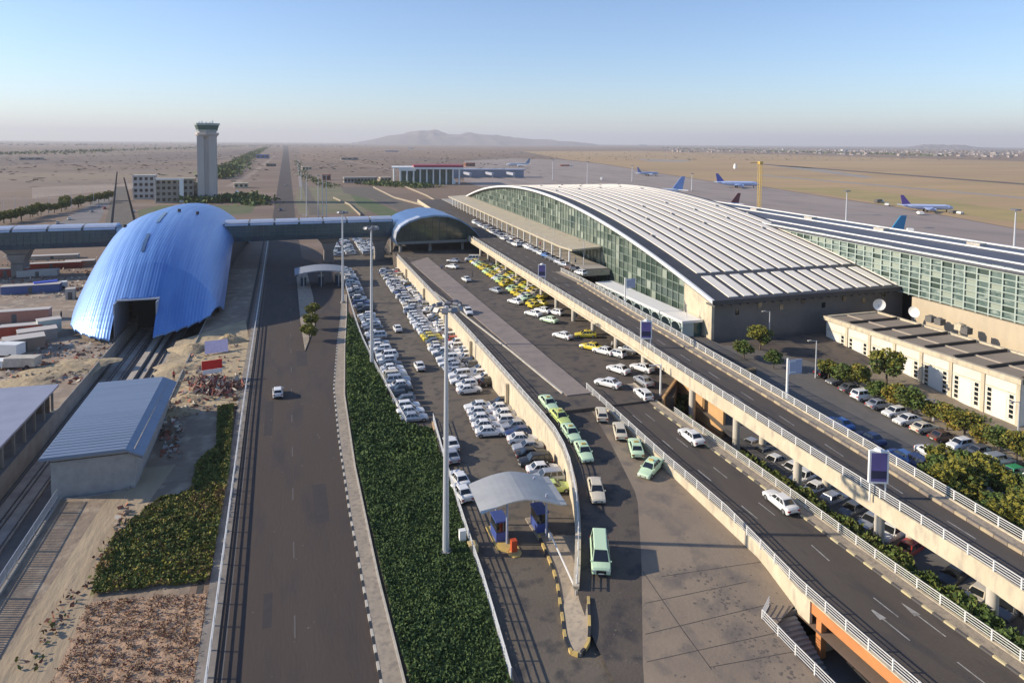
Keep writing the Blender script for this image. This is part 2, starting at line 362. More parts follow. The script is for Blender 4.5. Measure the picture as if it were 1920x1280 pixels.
# island in the forecourt
isl = [PZ(u, v, lambda y: 4.35) for u, v in ((770, 492), (802, 482), (1108, 736), (1063, 741))]
mb = MB(); mb.prism([(p.x, p.y) for p in isl], 4.0, 4.36); struct('median_island', mb, PAVE2)
mb = MB(); kl = [PZ(u, v, zt, .0) for u, v in ((815, 548), (960, 660), (1055, 738))]
mb.wall([p+Vector((0, 0, .2)) for p in kl], .35, 4.1); struct('kerb', mb, CURBW)
# sandy island at the tip of the wall
iL = [P(u, v, .2) for u, v in ((1010, 1003), (1040, 1075), (1052, 1140), (1060, 1195), (1072, 1222), (1084, 1226))]
iR = [Vector((p.x, p.y, p.z)) for p in (P(1083, 1003, .25), P(1083, 1075, .3), P(1103, 1120, .9), P(1105, 1165, .75), P(1103, 1205, .5), P(1090, 1224, .3))]
mb = MB(); mb.strip(iR, iL, 0)
for pp, sgn in ((iL, 1), (iR, -1)):
    lo = [Vector((p.x, p.y, -.1)) for p in pp]; (mb.strip(pp, lo, 0) if sgn > 0 else mb.strip(lo, pp, 0))
mb.quad(iL[-1], iR[-1], (iR[-1].x, iR[-1].y, -.1), (iL[-1].x, iL[-1].y, -.1))
struct('traffic_island', mb, PAVE)
ipath = spline(iL, .5)
mb = MB()
for k in range(0, len(ipath)-1):
    a, b = ipath[k], ipath[k+1]; mb.bar(a+Vector((0, 0, -.05)), b+Vector((0, 0, -.05)), .25, .35, (k//2) % 2)
ipath = spline(iR[2:], .5)
for k in range(0, len(ipath)-1):
    a, b = ipath[k], ipath[k+1]; mb.bar(a, b, .25, .35, (k//2) % 2)
tag(mb.build('kerb', [YELL, BLACK]), kind='structure')

# oil spots and patches
mb = MB(); go = random.Random(17)
def spot(x, y, z, r_, n=9):
    vs = []; 
    for i in range(n): a = 2*math.pi*i/n; q_ = r_*go.uniform(.7, 1.2); vs.append((x+q_*math.cos(a), y+q_*math.sin(a), z))
    mb.add(vs, [tuple(range(n))])
for _ in range(170):
    t = go.random(); p = PZ(1310+t*170+go.gauss(0, 26), 1060+t*220, zt, .01); spot(p.x, p.y, zt(p.y)+.012, go.uniform(.03, .16))
for _ in range(60): p = PZ(go.uniform(1215, 1500), go.uniform(960, 1270), zt, .01); spot(p.x, p.y, zt(p.y)+.012, go.uniform(.03, .12))
for _ in range(40): p = PZ(go.uniform(1110, 1200), go.uniform(1000, 1270), zt, .01); spot(p.x, p.y, zt(p.y)+.012, go.uniform(.04, .14))
for _ in range(60): y = go.uniform(50, 160); spot(go.uniform(-5, 6), y, .008, go.uniform(.04, .15))
struct('oil_stain', mb, mat('oil_stain', (.135, .112, .092), .8))
mb = MB()
for x0, y0, w_, l_ in ((2.5, 78, 1.6, 9), (-3.8, 104, 1.2, 14), (1.2, 135, 2.0, 10), (-2.6, 62, .8, 5)): mb.quad((x0, y0, .0075), (x0+w_, y0, .0075), (x0+w_, y0+l_, .0075), (x0, y0+l_, .0075))
struct('road_patch', mb, mat('patch_asphalt', (.036, .03, .03), .9, col2=(.045, .037, .036), scale=1))
mb = MB()
for x in np.arange(22, 26, 4): pass
for y in np.arange(104, 232, 2.42*3): mb.quad((15.8, y, .012), (20.4, y, .012), (20.4, y+.1, .012), (15.8, y+.1, .012)); mb.quad((27.0, y, .012), (35.6, y, .012), (35.6, y+.1, .012), (27.0, y+.1, .012))
struct('bay_marking', mb, WORN)
# ------------------------------------------------------------------ ramp road
ysr2 = np.linspace(14, 97, 50)
rl = [Vector((at_y(RL, y), y, zr(y))) for y in ysr2]; rr = [Vector((at_y(RR, y), y, zr(y))) for y in ysr2]
mb = MB(); mb.strip(rr, rl); struct('ramp_road', mb, DECK)
side = 1.25
sw = [Vector((p.x-side, p.y, p.z+.15)) for p in rr]; mb = MB(); mb.strip([p+Vector((0, 0, .15)) for p in rr], sw); struct('pavement', mb, PAVE)
kerb_blocks(lambda y: Vector((at_y(RR, y)-side, y, zr(y)+.14)), 14, 88, -1, .03, w=.25, step=1.05, mats=(mat('kerb_pale_yellow', (.58, .48, .26), .85, col2=(.46, .40, .26), scale=1), mat('kerb_charcoal', (.10, .09, .085), .9)))
mb = MB()
for y in np.arange(20, 90, 8):
    for fx in (.27, .56):
        x = at_y(RL, y)+(at_y(RR, y)-at_y(RL, y)-side)*fx+.6; x2 = at_y(RL, y+2.6)+(at_y(RR, y+2.6)-at_y(RL, y+2.6)-side)*fx+.6
        if fx < .3 and y < 55: continue
        mb.quad((x-.06, y, zr(y)+.006), (x+.06, y, zr(y)+.006), (x2+.06, y+2.6, zr(y+2.6)+.006), (x2-.06, y+2.6, zr(y+2.6)+.006))
for u, v in ((1665, 1167), (1730, 1160)):      # direction arrows
    p = PZ(u, v, zr, .007); z0 = p.z
    mb.add([(p.x-.07, p.y-2.2, z0), (p.x+.07, p.y-2.2, z0), (p.x+.07, p.y+.6, z0), (p.x-.07, p.y+.6, z0)], [(0, 1, 2, 3)])
    mb.add([(p.x-.35, p.y+.5, z0+.001), (p.x+.35, p.y+.5, z0+.001), (p.x, p.y+2.2, z0+.03)], [(0, 1, 2)])
struct('road_marking', mb, WORN)
r = thing('ramp_wall', 'cream retaining wall with an orange steel girder carrying the ramp road', 'retaining wall', tuple(rl[0]))
mb = MB(); near = [p for p in rl if p.y >= 47]; mb.wall([p+Vector((-.1, 0, .12)) for p in near], .3, -.1); mb.build('left_wall', CREAM, r)
mb = MB(); low = [p for p in rl if p.y <= 48.5]; mb.wall([p+Vector((-.1, 0, .18)) for p in low], .32, lambda p: p.z-.12); mb.build('edge_beam', CREAM, r)
mb = MB(); mb.wall([p+Vector((.05, 0, -.12)) for p in low], .3, lambda p: p.z-.95); mb.box(44.3, 44.9, 46.6, 47.2, -2.4, 1.0); mb.build('orange_girder', ORANGE, r)
mb = MB(); mb.wall([p+Vector((.1, 0, .2)) for p in rr], .3, -.1); mb.box(45.2, rr[0].x, 47.2, 47.5, -2.4, 1.7); mb.build('right_wall', CREAM, r)
railing([p+Vector((-.1, 0, .12)) for p in rl[::7]+[rl[-1]]], 'white panel railing on the left edge of the ramp road', h=.95, step=2.3, nb=4, bw=.05)
railing([p+Vector((.05, 0, .2)) for p in rr[:45:7]], 'white railing on the right edge of the ramp road above the hedge', h=.9, step=2.3, nb=4, bw=.05)
# underpass stairs
r = thing('stairway', 'concrete steps going down under the ramp road beside the orange girder', 'stairs', (42, 49, 0))
mb = MB()
for k in range(12): mb.box(40.3, 43.9, 49.4-.36*(k+1), 49.4-.36*k, TD, -.2*(k+1)+.02)
mb.build('step', CONC, r)
mb = MB(); mb.box(40.2, 40.35, 12, 49.5, TD, .1); mb.box(40.2, 44.2, 49.5, 49.62, TD, .25); mb.quad((40.2, 12, TD), (56, 12, TD), (56, 49.5, TD), (40.2, 49.5, TD)); mb.build('stair_wall', CONCD, r)
railing([Vector((40.3, 12, .1)), Vector((40.3, 30, .1)), Vector((40.3, 49.4, .1)), Vector((42.0, 50.6, .2)), ], 'white railing guarding the stairwell at the edge of the worn concrete apron', h=1.0, step=2.2, nb=4, bw=.05)

# ------------------------------------------------------------------ departures viaduct
VL = [PZ(u, v, zv) for u, v in ((1920, 1112), (1840, 1056), (1680, 957), (1500, 842), (1280, 699), (1100, 583), (985, 511), (885, 448))]
VR = [PZ(u, v, zv) for u, v in ((1920, 1022), (1700, 889), (1500, 770), (1320, 664), (1200, 594), (1098, 533))]
d = (VL[0]-VL[2]); VL = [VL[0]+Vector((d.x*.9, 12-VL[0].y, 0))]+VL+[Vector((64.8, 262, 9.2)), Vector((72.5, 400, 9.2))]
d = (VR[0]-VR[1]); VR = [VR[0]+Vector((d.x*1.1, 12-VR[0].y, 0))]+VR
TX = lambda y: 79.6+.05*(y-113.5)          # terminal facade line
ysv2 = list(np.linspace(14, 165, 70)); vl = [Vector((at_y(VL, y), y, zv(y))) for y in ysv2]; vr = [Vector((at_y(VR, y), y, zv(y))) for y in ysv2]
V = thing('viaduct', 'long cream elevated road on round pillars leading to the terminal departures level', 'viaduct', tuple(vl[0]))
mb = MB(); mb.strip(vr, vl); ysd = list(np.linspace(165, 398, 30)); pl = [Vector((at_y(VL, y), y, 9.2)) for y in ysd]; pr = [Vector((TX(y)-.1, y, 9.2)) for y in ysd]; mb.strip(pr, pl)
mb.build('road_deck', DECK, V)
mb = MB(); G = 1.5
for L_, R_ in ((vl, vr), (pl, pr)):
    dn = lambda q, g=G: [p-Vector((0, 0, g)) for p in q]
    mb.strip(dn(L_), dn(R_)); mb.strip(L_, dn(L_)); mb.strip(dn(R_), R_)
mb.wall([p+Vector((-.12, 0, .28)) for p in vl+pl], .24, lambda p: p.z-.28-G)
mb.wall([p+Vector((.12, 0, .28)) for p in vr], .24, lambda p: p.z-.28-G)
mb.quad(pr[0]+Vector((0, 0, -G)), vr[-1]+Vector((0, 0, -G)), vr[-1], pr[0]); mb.build('girder', CREAM, V)
mb = MB(); ledge = [p+Vector((-.35, 0, -1.0)) for p in vl+pl]; mb.wall([p for p in ledge if p.y > 92], .35, lambda p: p.z-.35); mb.build('ledge', CREAM, V)
mb = MB(); kw = [Vector((p.x-1.5, p.y, p.z+.14)) for p in vr]; mb.strip([p+Vector((0, 0, .14)) for p in vr], kw); mb.build('footway', PAVE, V)
mb = MB(); y = 14; k = 0
while y < 150:
    p, q = (Vector((at_y(VR, yy)-1.5, yy, zv(yy)+.16)) for yy in (y, y+1.3)); mb.bar(p, q, .24, .3, k % 2); y += 1.35; k += 1
mb.build('kerb', [mat('kerb_faded_ochre', (.46, .36, .22), .9, col2=(.36, .29, .2), scale=1), mat('kerb_faded_dark', (.20, .16, .13), .9, col2=(.27, .22, .17), scale=1)], V)
mb = MB()
for y in np.arange(20, 330, 8):
    for fx in (.33, .62) if y < 160 else (.2, .4):
        xr = at_y(VR, y)-1.5 if y < 160 else TX(y)-5; x = at_y(VL, y)+(xr-at_y(VL, y))*fx
        x2 = x+.05*3
        mb.quad((x-.06, y, zv(y)+.006), (x+.06, y, zv(y)+.006), (x2+.06, y+3, zv(y+3)+.006), (x2-.06, y+3, zv(y+3)+.006))
mb.build('lane_marking', WORN, V)
mp = MB(); mp.tube((0, 0, 0), (0, 0, 1), .5, .5, 14)
p0 = None
def pillar(x, y, z0, z1):
    global p0
    if p0 is None: p0 = mp.build('pillar', mat('pillar_concrete', (.55, .5, .42), .8, col2=(.46, .42, .35), scale=.5), V, local=True, smooth=True); o = p0
    else: o = p0.copy(); COL.objects.link(o)
    o.parent = V; o.location = Vector((x, y, z0))-Vector(V.location); o.scale = (1, 1, z1-z0)
for y in (18, 30, 42, 54, 66, 78, 89):
    x = at_y(VL, y); pillar(x+2.6, y, 0, zv(y)-1.4); pillar(x+7, y, 0, zv(y)-1.4)
for y in range(103, 235, 11):
    x = at_y(VL, y); pillar(x+1.6, y, 4.2, 7.8); pillar(x+6.4, y, 4.2, 7.8)
    if y > 160: pillar(x+13, y, 4.2, 7.8)
railing([p+Vector((-.12, 0, .28)) for p in vl[::5]+[vl[-1]]+pl[4:12:4]], 'white railing on the left parapet of the elevated road', h=.9, step=2.35, nb=4, bw=.05)
railing([p+Vector((.12, 0, .28)) for p in vr[::6]+[vr[-1]]], 'white railing on the right parapet of the elevated road', h=.9, step=2.35, nb=4, bw=.05)

# service road east of the viaduct (two levels joined by a slope)
mb = MB(); ys3 = np.linspace(14, 170, 60)
E1 = [Vector((at_y(VR, min(y, 160))-4 if y < 97 else 76.5, y, zg(y))) for y in ys3]; E2 = [Vector((91.2 if y < 100 else 79.4+(11.8*max(0, (112-y)/12) if y < 112 else .0), y, zg(y))) for y in ys3]
mb.strip(E2, E1); struct('service_road', mb, mat('service_asphalt', (.12, .11, .1), .9, col2=(.15, .135, .12), scale=.2))
mb = MB(); F1 = [Vector((91.2 if y < 112 else 200, y, zg(y)+.12)) for y in ys3]; F2 = [Vector((200, y, zg(y)+.12)) for y in ys3]
F1 = [p if p.y < 97 else None for p in F1]; n = len([1 for p in F1 if p]); mb.strip(F2[:n], F1[:n]); struct('planting_bed', mb, mat('garden_soil', (.3, .24, .17), .95, col2=(.2, .165, .12), scale=.25))
mb = MB(); mb.wall([p+Vector((0, 0, .25)) for p in F1[:n]], .3, -.2); tag(mb.build('garden_wall', CREAM), 'low cream kerb wall between the parked cars and the yellow-green trees', 'low wall')
mb = MB(); mb.quad((79.5, 96.5, 2.9), (140, 96.5, 2.9), (140, 112, 4.32), (79.5, 112, 4.32)); mb.quad((91.2, 96.5, 1), (140, 96.5, 1), (140, 96.5, 2.9), (91.2, 96.5, 2.9)); struct('shade_dark_yard', mb, ASPH3)  # dark asphalt laid here to stand in for the terminal's cast shadow
print('SECTION roads ok')

# ------------------------------------------------------------------ main terminal
TW = 51.0; TY0, TY1 = 113.5, 366.0
def tz(y): 
    t = (y-(TY0+TY1)/2)/((TY1-TY0)/2); return 12.3+13.6*(1-t*t)
T = thing('airport_terminal', 'huge terminal hall with a curved roof of long white panels and a green glass front', 'terminal', (TX(TY0), TY0, 4.2))
ysT = list(np.linspace(TY0, TY1, 64))
def roofp(y, s, dz=0.): return Vector((TX(y)+s*(TW+.0*(y-TY0)), y, tz(y)+dz))
mb = MB()
for a, b in zip(ysT, ysT[1:]): pass
top0 = [roofp(y, -.012, 0) for y in ysT]; top1 = [roofp(y, 1.0, 0) for y in ysT]
dn = lambda q, g: [p-Vector((0, 0, g)) for p in q]
mb.strip(top1, top0); mb.strip(top0, dn(top0, .9)); mb.strip(dn(top1, .9), top1); mb.strip(dn(top0, .9), dn(top1, .9))
mb.quad(dn(top0, .9)[0], dn(top1, .9)[0], top1[0], top0[0]); mb.build('roof', ROOFD, T)
mb = MB(); mb.strip([p+Vector((-.25, 0, .12)) for p in top0], [p+Vector((-.25, 0, -.55)) for p in top0]); mb.strip([p+Vector((.35, 0, .12)) for p in top0], [p+Vector((-.25, 0, .12)) for p in top0]); mb.build('fascia', WHITE, T)
pm = MB(); NP = 13; s0 = 3.6/TW; pw = (1-s0-.012)/NP
for k in range(NP):
    a = s0+k*pw; b = a+pw*.64
    for ya, yb in ((TY0+1.0, TY0+11.5), (TY0+13.3, TY1-26), (TY1-24.5, TY1-3)):
        yy = np.linspace(ya, yb, max(3, int((yb-ya)/4))); A = [roofp(y, a, .15) for y in yy]; B = [roofp(y, b, .15) for y in yy]
        pm.strip(B, A); pm.strip(A, dn(A, .15)); pm.strip(dn(B, .15), B); pm.quad(dn(A, .15)[0], dn(B, .15)[0], B[0], A[0])
pm.build('roof_panel', ROOFW, T)
# small rooftop vents along the gaps
mb = MB()
for k in range(NP):
    for y in np.arange(TY0+40, TY1-50, 75):
        p = roofp(y+(k*29) % 41, s0+k*pw+pw*.8, 0); mb.box(p.x-.3, p.x+.3, p.y-.4, p.y+.4, p.z, p.z+.35)
tag(mb.build('roof_vent', CONC, T), kind='stuff')
mb = MB(); gy = [y for y in np.linspace(TY0+11, TY1-1, 60)]
mb.strip([Vector((TX(y)+.6, y, tz(y)-.9)) for y in gy], [Vector((TX(y)+.6, y, 4.2)) for y in gy]); 
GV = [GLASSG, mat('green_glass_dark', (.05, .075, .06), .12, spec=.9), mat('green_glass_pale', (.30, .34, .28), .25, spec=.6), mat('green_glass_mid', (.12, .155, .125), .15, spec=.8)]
gr = random.Random(5)
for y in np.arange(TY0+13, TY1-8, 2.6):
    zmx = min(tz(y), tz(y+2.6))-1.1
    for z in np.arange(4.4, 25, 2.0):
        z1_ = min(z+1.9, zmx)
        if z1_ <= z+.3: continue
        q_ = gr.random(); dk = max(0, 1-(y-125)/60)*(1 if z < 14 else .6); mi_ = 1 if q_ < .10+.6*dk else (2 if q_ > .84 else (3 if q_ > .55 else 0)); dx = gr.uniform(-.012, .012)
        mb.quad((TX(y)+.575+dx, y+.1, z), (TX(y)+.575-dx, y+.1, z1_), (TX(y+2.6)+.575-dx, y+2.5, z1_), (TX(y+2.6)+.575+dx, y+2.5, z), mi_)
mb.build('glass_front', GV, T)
mb = MB()
for y in np.arange(TY0+13, TY1-6, 2.6): mb.box(TX(y)+.35, TX(y)+.55, y-.07, y+.07, 4.2, tz(y)-.95)
for z in np.arange(6.5, 25, 2.0):
    yy = [y for y in gy if tz(y)-1.2 > z]
    if len(yy) > 1: mb.bar((TX(yy[0])+.48, yy[0], z), (TX(yy[-1])+.48, yy[-1], z), .12, .12)
mb.build('mullion_grid', mat('mullion_grey_green', (.21, .25, .21), .6), T)
mb = MB(); e0 = [Vector((TX(y)+.15, y, tz(y)-.9)) for y in np.linspace(TY0+1.2, TY0+12, 8)]; mb.wall(e0, .6, 4.2); mb.build('end_pier', CREAM, T)
mb = MB(); mb.box(TX(TY0)+.3, TX(TY0)+TW-1.2, TY0+2.0, TY0+2.5, 3.0, 12.4); mb.build('side_wall', mat('beige_block_wall', (.21, .185, .165), .9, col2=(.17, .152, .138), scale=.3), T)
for k in range(8):
    x = TX(TY0)+6+k*5.4; mb = MB(); z0 = (8.6, 9.6, 8.9, 9.9)[k % 4]; mb.box(x, x+.9, TY0+1.92, TY0+2.02, z0, z0+1.1); mb.build('window', GLASSD, T)
mb = MB(); x = TX(TY0)+TW-1.4; mb.strip([Vector((x+.05*(y-TY0), y, tz(y)-.9)) for y in gy], [Vector((x+.05*(y-TY0), y, 2)) for y in gy][::1]); mb.build('rear_wall', CONC, T)
mb = MB()
for k in range(26):
    s_ = -.005+k*.0395; p = roofp(TY0, s_); mb.box(p.x, p.x+.25, TY0+.05, TY0+3, p.z-1.25, p.z-.9)
mb.build('eave_bracket', CONCD, T)
# departures canopy
cy = list(np.linspace(172, 362, 24))
r = thing('departures_canopy', 'long beige flat canopy over the terminal departures kerb', 'canopy', (TX(172)-8, 172, 9.2))
cz = 14.3; co = [Vector((TX(y)-9.6, y, cz-.5)) for y in cy]; ci = [Vector((TX(y)+.3, y, cz)) for y in cy]; co[0] += Vector((1.0, 0, 0))
mb = MB(); mb.strip(ci, co); mb.strip(co, dn(co, .5)); mb.strip(dn(co, .5), dn(ci, .5)); mb.quad(dn(co, .5)[0], dn(ci, .5)[0], ci[0], co[0]); mb.build('canopy_roof', mat('canopy_beige', (.50, .43, .31), .8, col2=(.44, .38, .28), scale=.3), r)
pp = MB(); pp.tube((0, 0, 9.2), (0, 0, 13.9), .28, .28, 8); q0 = None
for y in np.arange(175, 360, 7.5):
    for dx in (-8.2,):
        if q0 is None: q0 = pp.build('column', WHITE, r, local=True); o = q0
        else: o = q0.copy(); COL.objects.link(o)
        o.parent = r; o.location = Vector((TX(y)+dx, y, 0))-Vector(r.location)
mb = MB(); ya = [172, 398]; mb.wall([Vector((TX(y)-3.8, y, 9.42)) for y in np.linspace(166, 398, 20)], 7, 9.1); tag(mb.build('pavement', mat('kerb_grey', (.36, .33, .29), .9)), kind='structure')
# entrance bays at arrivals level
r = thing('arrivals_annex', 'low row of white arched entrance bays along the foot of the terminal', 'annex', (75, 118, 4.2))
mb = MB(); mb.box(74.6, 79.4, 117.5, 158, 7.1, 7.6); mb.build('roof_slab', WHITE, r)
mb = MB(); mb.box(77.6, 79.4, 118, 158, 4.2, 7.1); mb.build('glazing', mat('teal_glass', (.03, .09, .09), .2), r)
for y in np.arange(118, 158, 4.0):
    mb = MB(); mb.box(75.0, 77.6, y, y+.5, 4.2, 7.1); 
    for a in range(6):
        t0, t1 = math.pi*a/6, math.pi*(a+1)/6
        mb.bar((74.9, y+2.2-1.75*math.cos(t0), 5.9+1.15*math.sin(t0)), (74.9, y+2.2-1.75*math.cos(t1), 5.9+1.15*math.sin(t1)), .3, .3)
    mb.build('arch_bay', mat('teal_white', (.42, .5, .48), .6), r)

# ------------------------------------------------------------------ glass concourse behind
GP0, GP1 = P(1920, 607, 11), P(1754, 557, 11)
gk = .05
def GX(y): return (GP0.x+GP1.x)/2-2+gk*(y-(GP0.y+GP1.y)/2)
GY0, GY1, GZ0 = 62, 292, 11.0
q = Vector((GX(GP0.y), GP0.y)); GZ1 = 20.5
r = thing('glass_concourse', 'long pale green glass boarding concourse with a dark roof and white roof lines', 'concourse', (GX(GY0), GY0, 4))
mb = MB(); mb.quad((GX(GY0), GY0, GZ0), (GX(GY0), GY0, GZ1), (GX(GY1), GY1, GZ1), (GX(GY1), GY1, GZ0)); 
for y in np.arange(GY0, 289, 2.6):
    for k_, z in enumerate((11.3, 12.5, 13.7, 14.9, 16.1, 17.3, 18.5, 19.7)):
        q_ = gr.random(); mi_ = 1 if q_ < .22 else (2 if q_ > .8 else 0)
        mb.quad((GX(y)-.02, y+.1, z+.05), (GX(y)-.02, y+.1, z+1.1), (GX(y+2.6)-.02, y+2.5, z+1.1), (GX(y+2.6)-.02, y+2.5, z+.05), mi_)
mb.build('glass_wall', [GLASSM, GV[1], GV[2]], r)
mb = MB()
for y in np.arange(GY0, 291, 2.6): mb.box(GX(y)-.35, GX(y)-.1, y-.13, y+.13, GZ0, GZ1)
for z in (11.3, 12.5, 13.7, 14.9, 16.1, 17.3, 18.5, 19.7): mb.bar((GX(GY0)-.25, GY0, z), (GX(GY1)-.25, GY1, z), .18, .2)

mb.build('steel_frame', mat('pale_frame', (.36, .42, .37), .5), r)
mb = MB(); w = 20
mb.add([(GX(GY0)-.6, GY0, GZ1), (GX(GY1)-.6, GY1, GZ1), (GX(GY1)+w/2, GY1, GZ1+1.3), (GX(GY0)+w/2, GY0, GZ1+1.3), (GX(GY1)+w, GY1, GZ1+1), (GX(GY0)+w, GY0, GZ1+1)], [(3, 2, 1, 0), (5, 4, 2, 3)])
mb.wall([Vector((GX(GY0)-.6, GY0, GZ1+.05)), Vector((GX(GY1)-.6, GY1, GZ1+.05))], .4, GZ1-.5); mb.build('roof', mat('slate_roof', (.075, .08, .1), .5, col2=(.1, .1, .12), scale=.2), r)
for fx, ww, z in ((-.8, .5, GZ1+.15), (4.0, .45, GZ1+.65), (10.5, .7, GZ1+1.45), (19.5, .8, GZ1+1.2)):
    mb = MB(); mb.bar((GX(GY0)+fx, GY0, z), (GX(GY1)+fx, GY1, z), ww, .25); mb.build('roof_line', WHITE, r)
mb = MB()
for y in np.arange(80, 285, 26): mb.box(GX(y)+13, GX(y)+15, y, y+3, GZ1+1, GZ1+1.8)
tag(mb.build('roof_hatch', CURBW, r), kind='stuff')
mb = MB(); mb.box(GX(GY0)+2, GX(GY0)+w-2, GY0, GY0+.3, 0, GZ1); mb.strip([Vector((GX(y)+w-1, y, GZ1+.8)) for y in (GY0, GY1)], [Vector((GX(y)+w-1, y, 0)) for y in (GY0, GY1)]); mb.build('rear_wall', CONC, r)
# cream podium
PD0, PD1 = P(1920, 613, 10.8), P(1706, 557, 10.8)
mb = MB(); px0 = PD0.x-.9; mb.prism([(px0, GY0), (px0+.05*(PD1.y-GY0), PD1.y), (GX(PD1.y)+3, PD1.y), (GX(GY0)+3, GY0)], 0, 10.85)
tag(mb.build('podium', mat('podium_cream', (.52, .43, .30), .85, col2=(.46, .38, .27), scale=.4, stretch=(1, 1, .2))), 'plain cream podium block at the foot of the green glass concourse', 'podium')

# ------------------------------------------------------------------ low service building
bx0, by0 = P(1914, 712, 8.2).x, P(1914, 712, 8.2).y; by1 = P(1557, 593, 8.2).y
bx1 = P(1918, 664, 8.2).x
r = thing('service_building', 'long low cream building with a flat brown roof and dark louvred windows', 'building', (bx0, by0, 1))
mb = MB(); mb.box(bx0, bx1, by0, by1, 0, 8.0); mb.build('wall', mat('cream_panel', (.74, .69, .58), .8, col2=(.66, .61, .51), scale=.3), r)
mb = MB(); mb.box(bx0-.5, bx0+.25, by0-.4, by1+.4, 7.55, 8.35); mb.box(bx1-.3, bx1+.3, by0-.4, by1+.4, 7.8, 8.35); mb.box(bx0, bx1, by0-.4, by0+.2, 7.6, 8.35); mb.box(bx0, bx1, by1-.2, by1+.4, 7.6, 8.35)
mb.box(bx0-.08, bx0, by0, by1, 5.7, 5.85); mb.build('parapet', CREAM, r)
mb = MB(); nb = 7; L_ = (by1-by0)/nb; mid = (bx0+bx1)/2-1.5
for k in range(nb):
    for a, b in ((bx0+.5, mid-.2), (mid+.2, bx1-.6)):
        mb.box(a, b, by0+k*L_+.4, by0+(k+1)*L_-.25, 8.0, 8.12)
mb.build('roof_panel', mat('brown_roof', (.29, .235, .18), .9, col2=(.24, .195, .15), scale=.3), r)
mb = MB(); mb.box(bx0+.2, bx1-.2, by0+.2, by1-.2, 8.0, 8.04); mb.box(mid-.2, mid+.2, by0+.3, by1-.3, 8.04, 8.3); mb.build('roof_deck', mat('roof_gravel', (.38, .32, .25), .9), r)
mb = MB()
for k in range(nb): mb.box(bx0+.5, bx1-.6, by0+k*L_+.0, by0+k*L_+.3, 8.05, 8.55)
mb.build('roof_rib', mat('dark_rib', (.07, .055, .045), .9), r)
for k in range(nb):
    y = by0+(k+.03)*L_
    mb = MB(); mb.box(bx0-.18, bx0, y-.3, y+.3, .8, 7.6); mb.build('pilaster', CREAM, r)
    for yy in (y+.75, y-1.35):
        if yy < by0: continue
        mb = MB()
        for j in range(5): mb.box(bx0-.05, bx0+.02, yy, yy+.6, 1.9+j*.75, 2.45+j*.75)
        mb.build('louvre_window', GLASSD, r)
    mb = MB(); mb.box(bx0-.04, bx0, y+1.8, y+L_-1.6, 1.2, 5.2); mb.build('white_panel', mat('render_white', (.72, .69, .62), .8), r)
def dish(x, y, z, R, az, label):
    r = thing('satellite_dish', label, 'satellite dish', (x, y, z)); mb = MB(); n = 14; vs = [(0, 0, 0)]; fs = []
    for j in (1, 2, 3):
        for i in range(n):
            a = 2*math.pi*i/n; rr_ = R*j/3; vs.append((rr_*math.cos(a), -.35*R*(j/3)**2, rr_*math.sin(a)))
    fs = [(0, 1+i, 1+(i+1) % n) for i in range(n)]+[(1+(j-1)*n+i, 1+j*n+i, 1+j*n+(i+1) % n, 1+(j-1)*n+(i+1) % n) for j in (1, 2) for i in range(n)]
    mb.add([Matrix.Rotation(az, 3, 'Z') @ Vector(v)+Vector((0, 0, R+.5)) for v in vs], fs); mb.build('reflector', WHITE, r, local=True)
    mb = MB(); mb.tube((0, 0, 0), (0, 0, R+.4), .1, .1, 6); mb.build('mount', STEEL, r, local=True)
p = P(1647, 585, 8.2); dish(p.x, p.y, 8.1, 1.25, rad(-30), 'round white satellite dish facing out at the far end of the low brown roof')
p = P(1715, 598, 8.2); dish(p.x, p.y, 8.1, 1.1, rad(-75), 'white satellite dish seen edge-on beside the cream podium')
ry = 0
for (u, v), lab in (((1745, 602), 'small dark rooftop air unit nearest the edge-on satellite dish'), ((1762, 607), 'dark rooftop air unit second from the edge-on satellite dish'), ((1800, 617), 'cream rooftop air unit beside the podium wall'), ((1812, 624), 'dark rooftop air unit farthest from the satellite dishes')):
    p = P(u, v, 8.2); mb = MB(); mb.box(p.x-.7, p.x+.7, p.y-.7, p.y+.7, 8.05, 9.2); mb.tube((p.x, p.y, 9.2), (p.x, p.y, 9.4), .45, .45, 10)
    tag(mb.build('air_unit', CREAM if 'cream' in lab else CONCD), lab, 'air unit', 'rooftop air units')

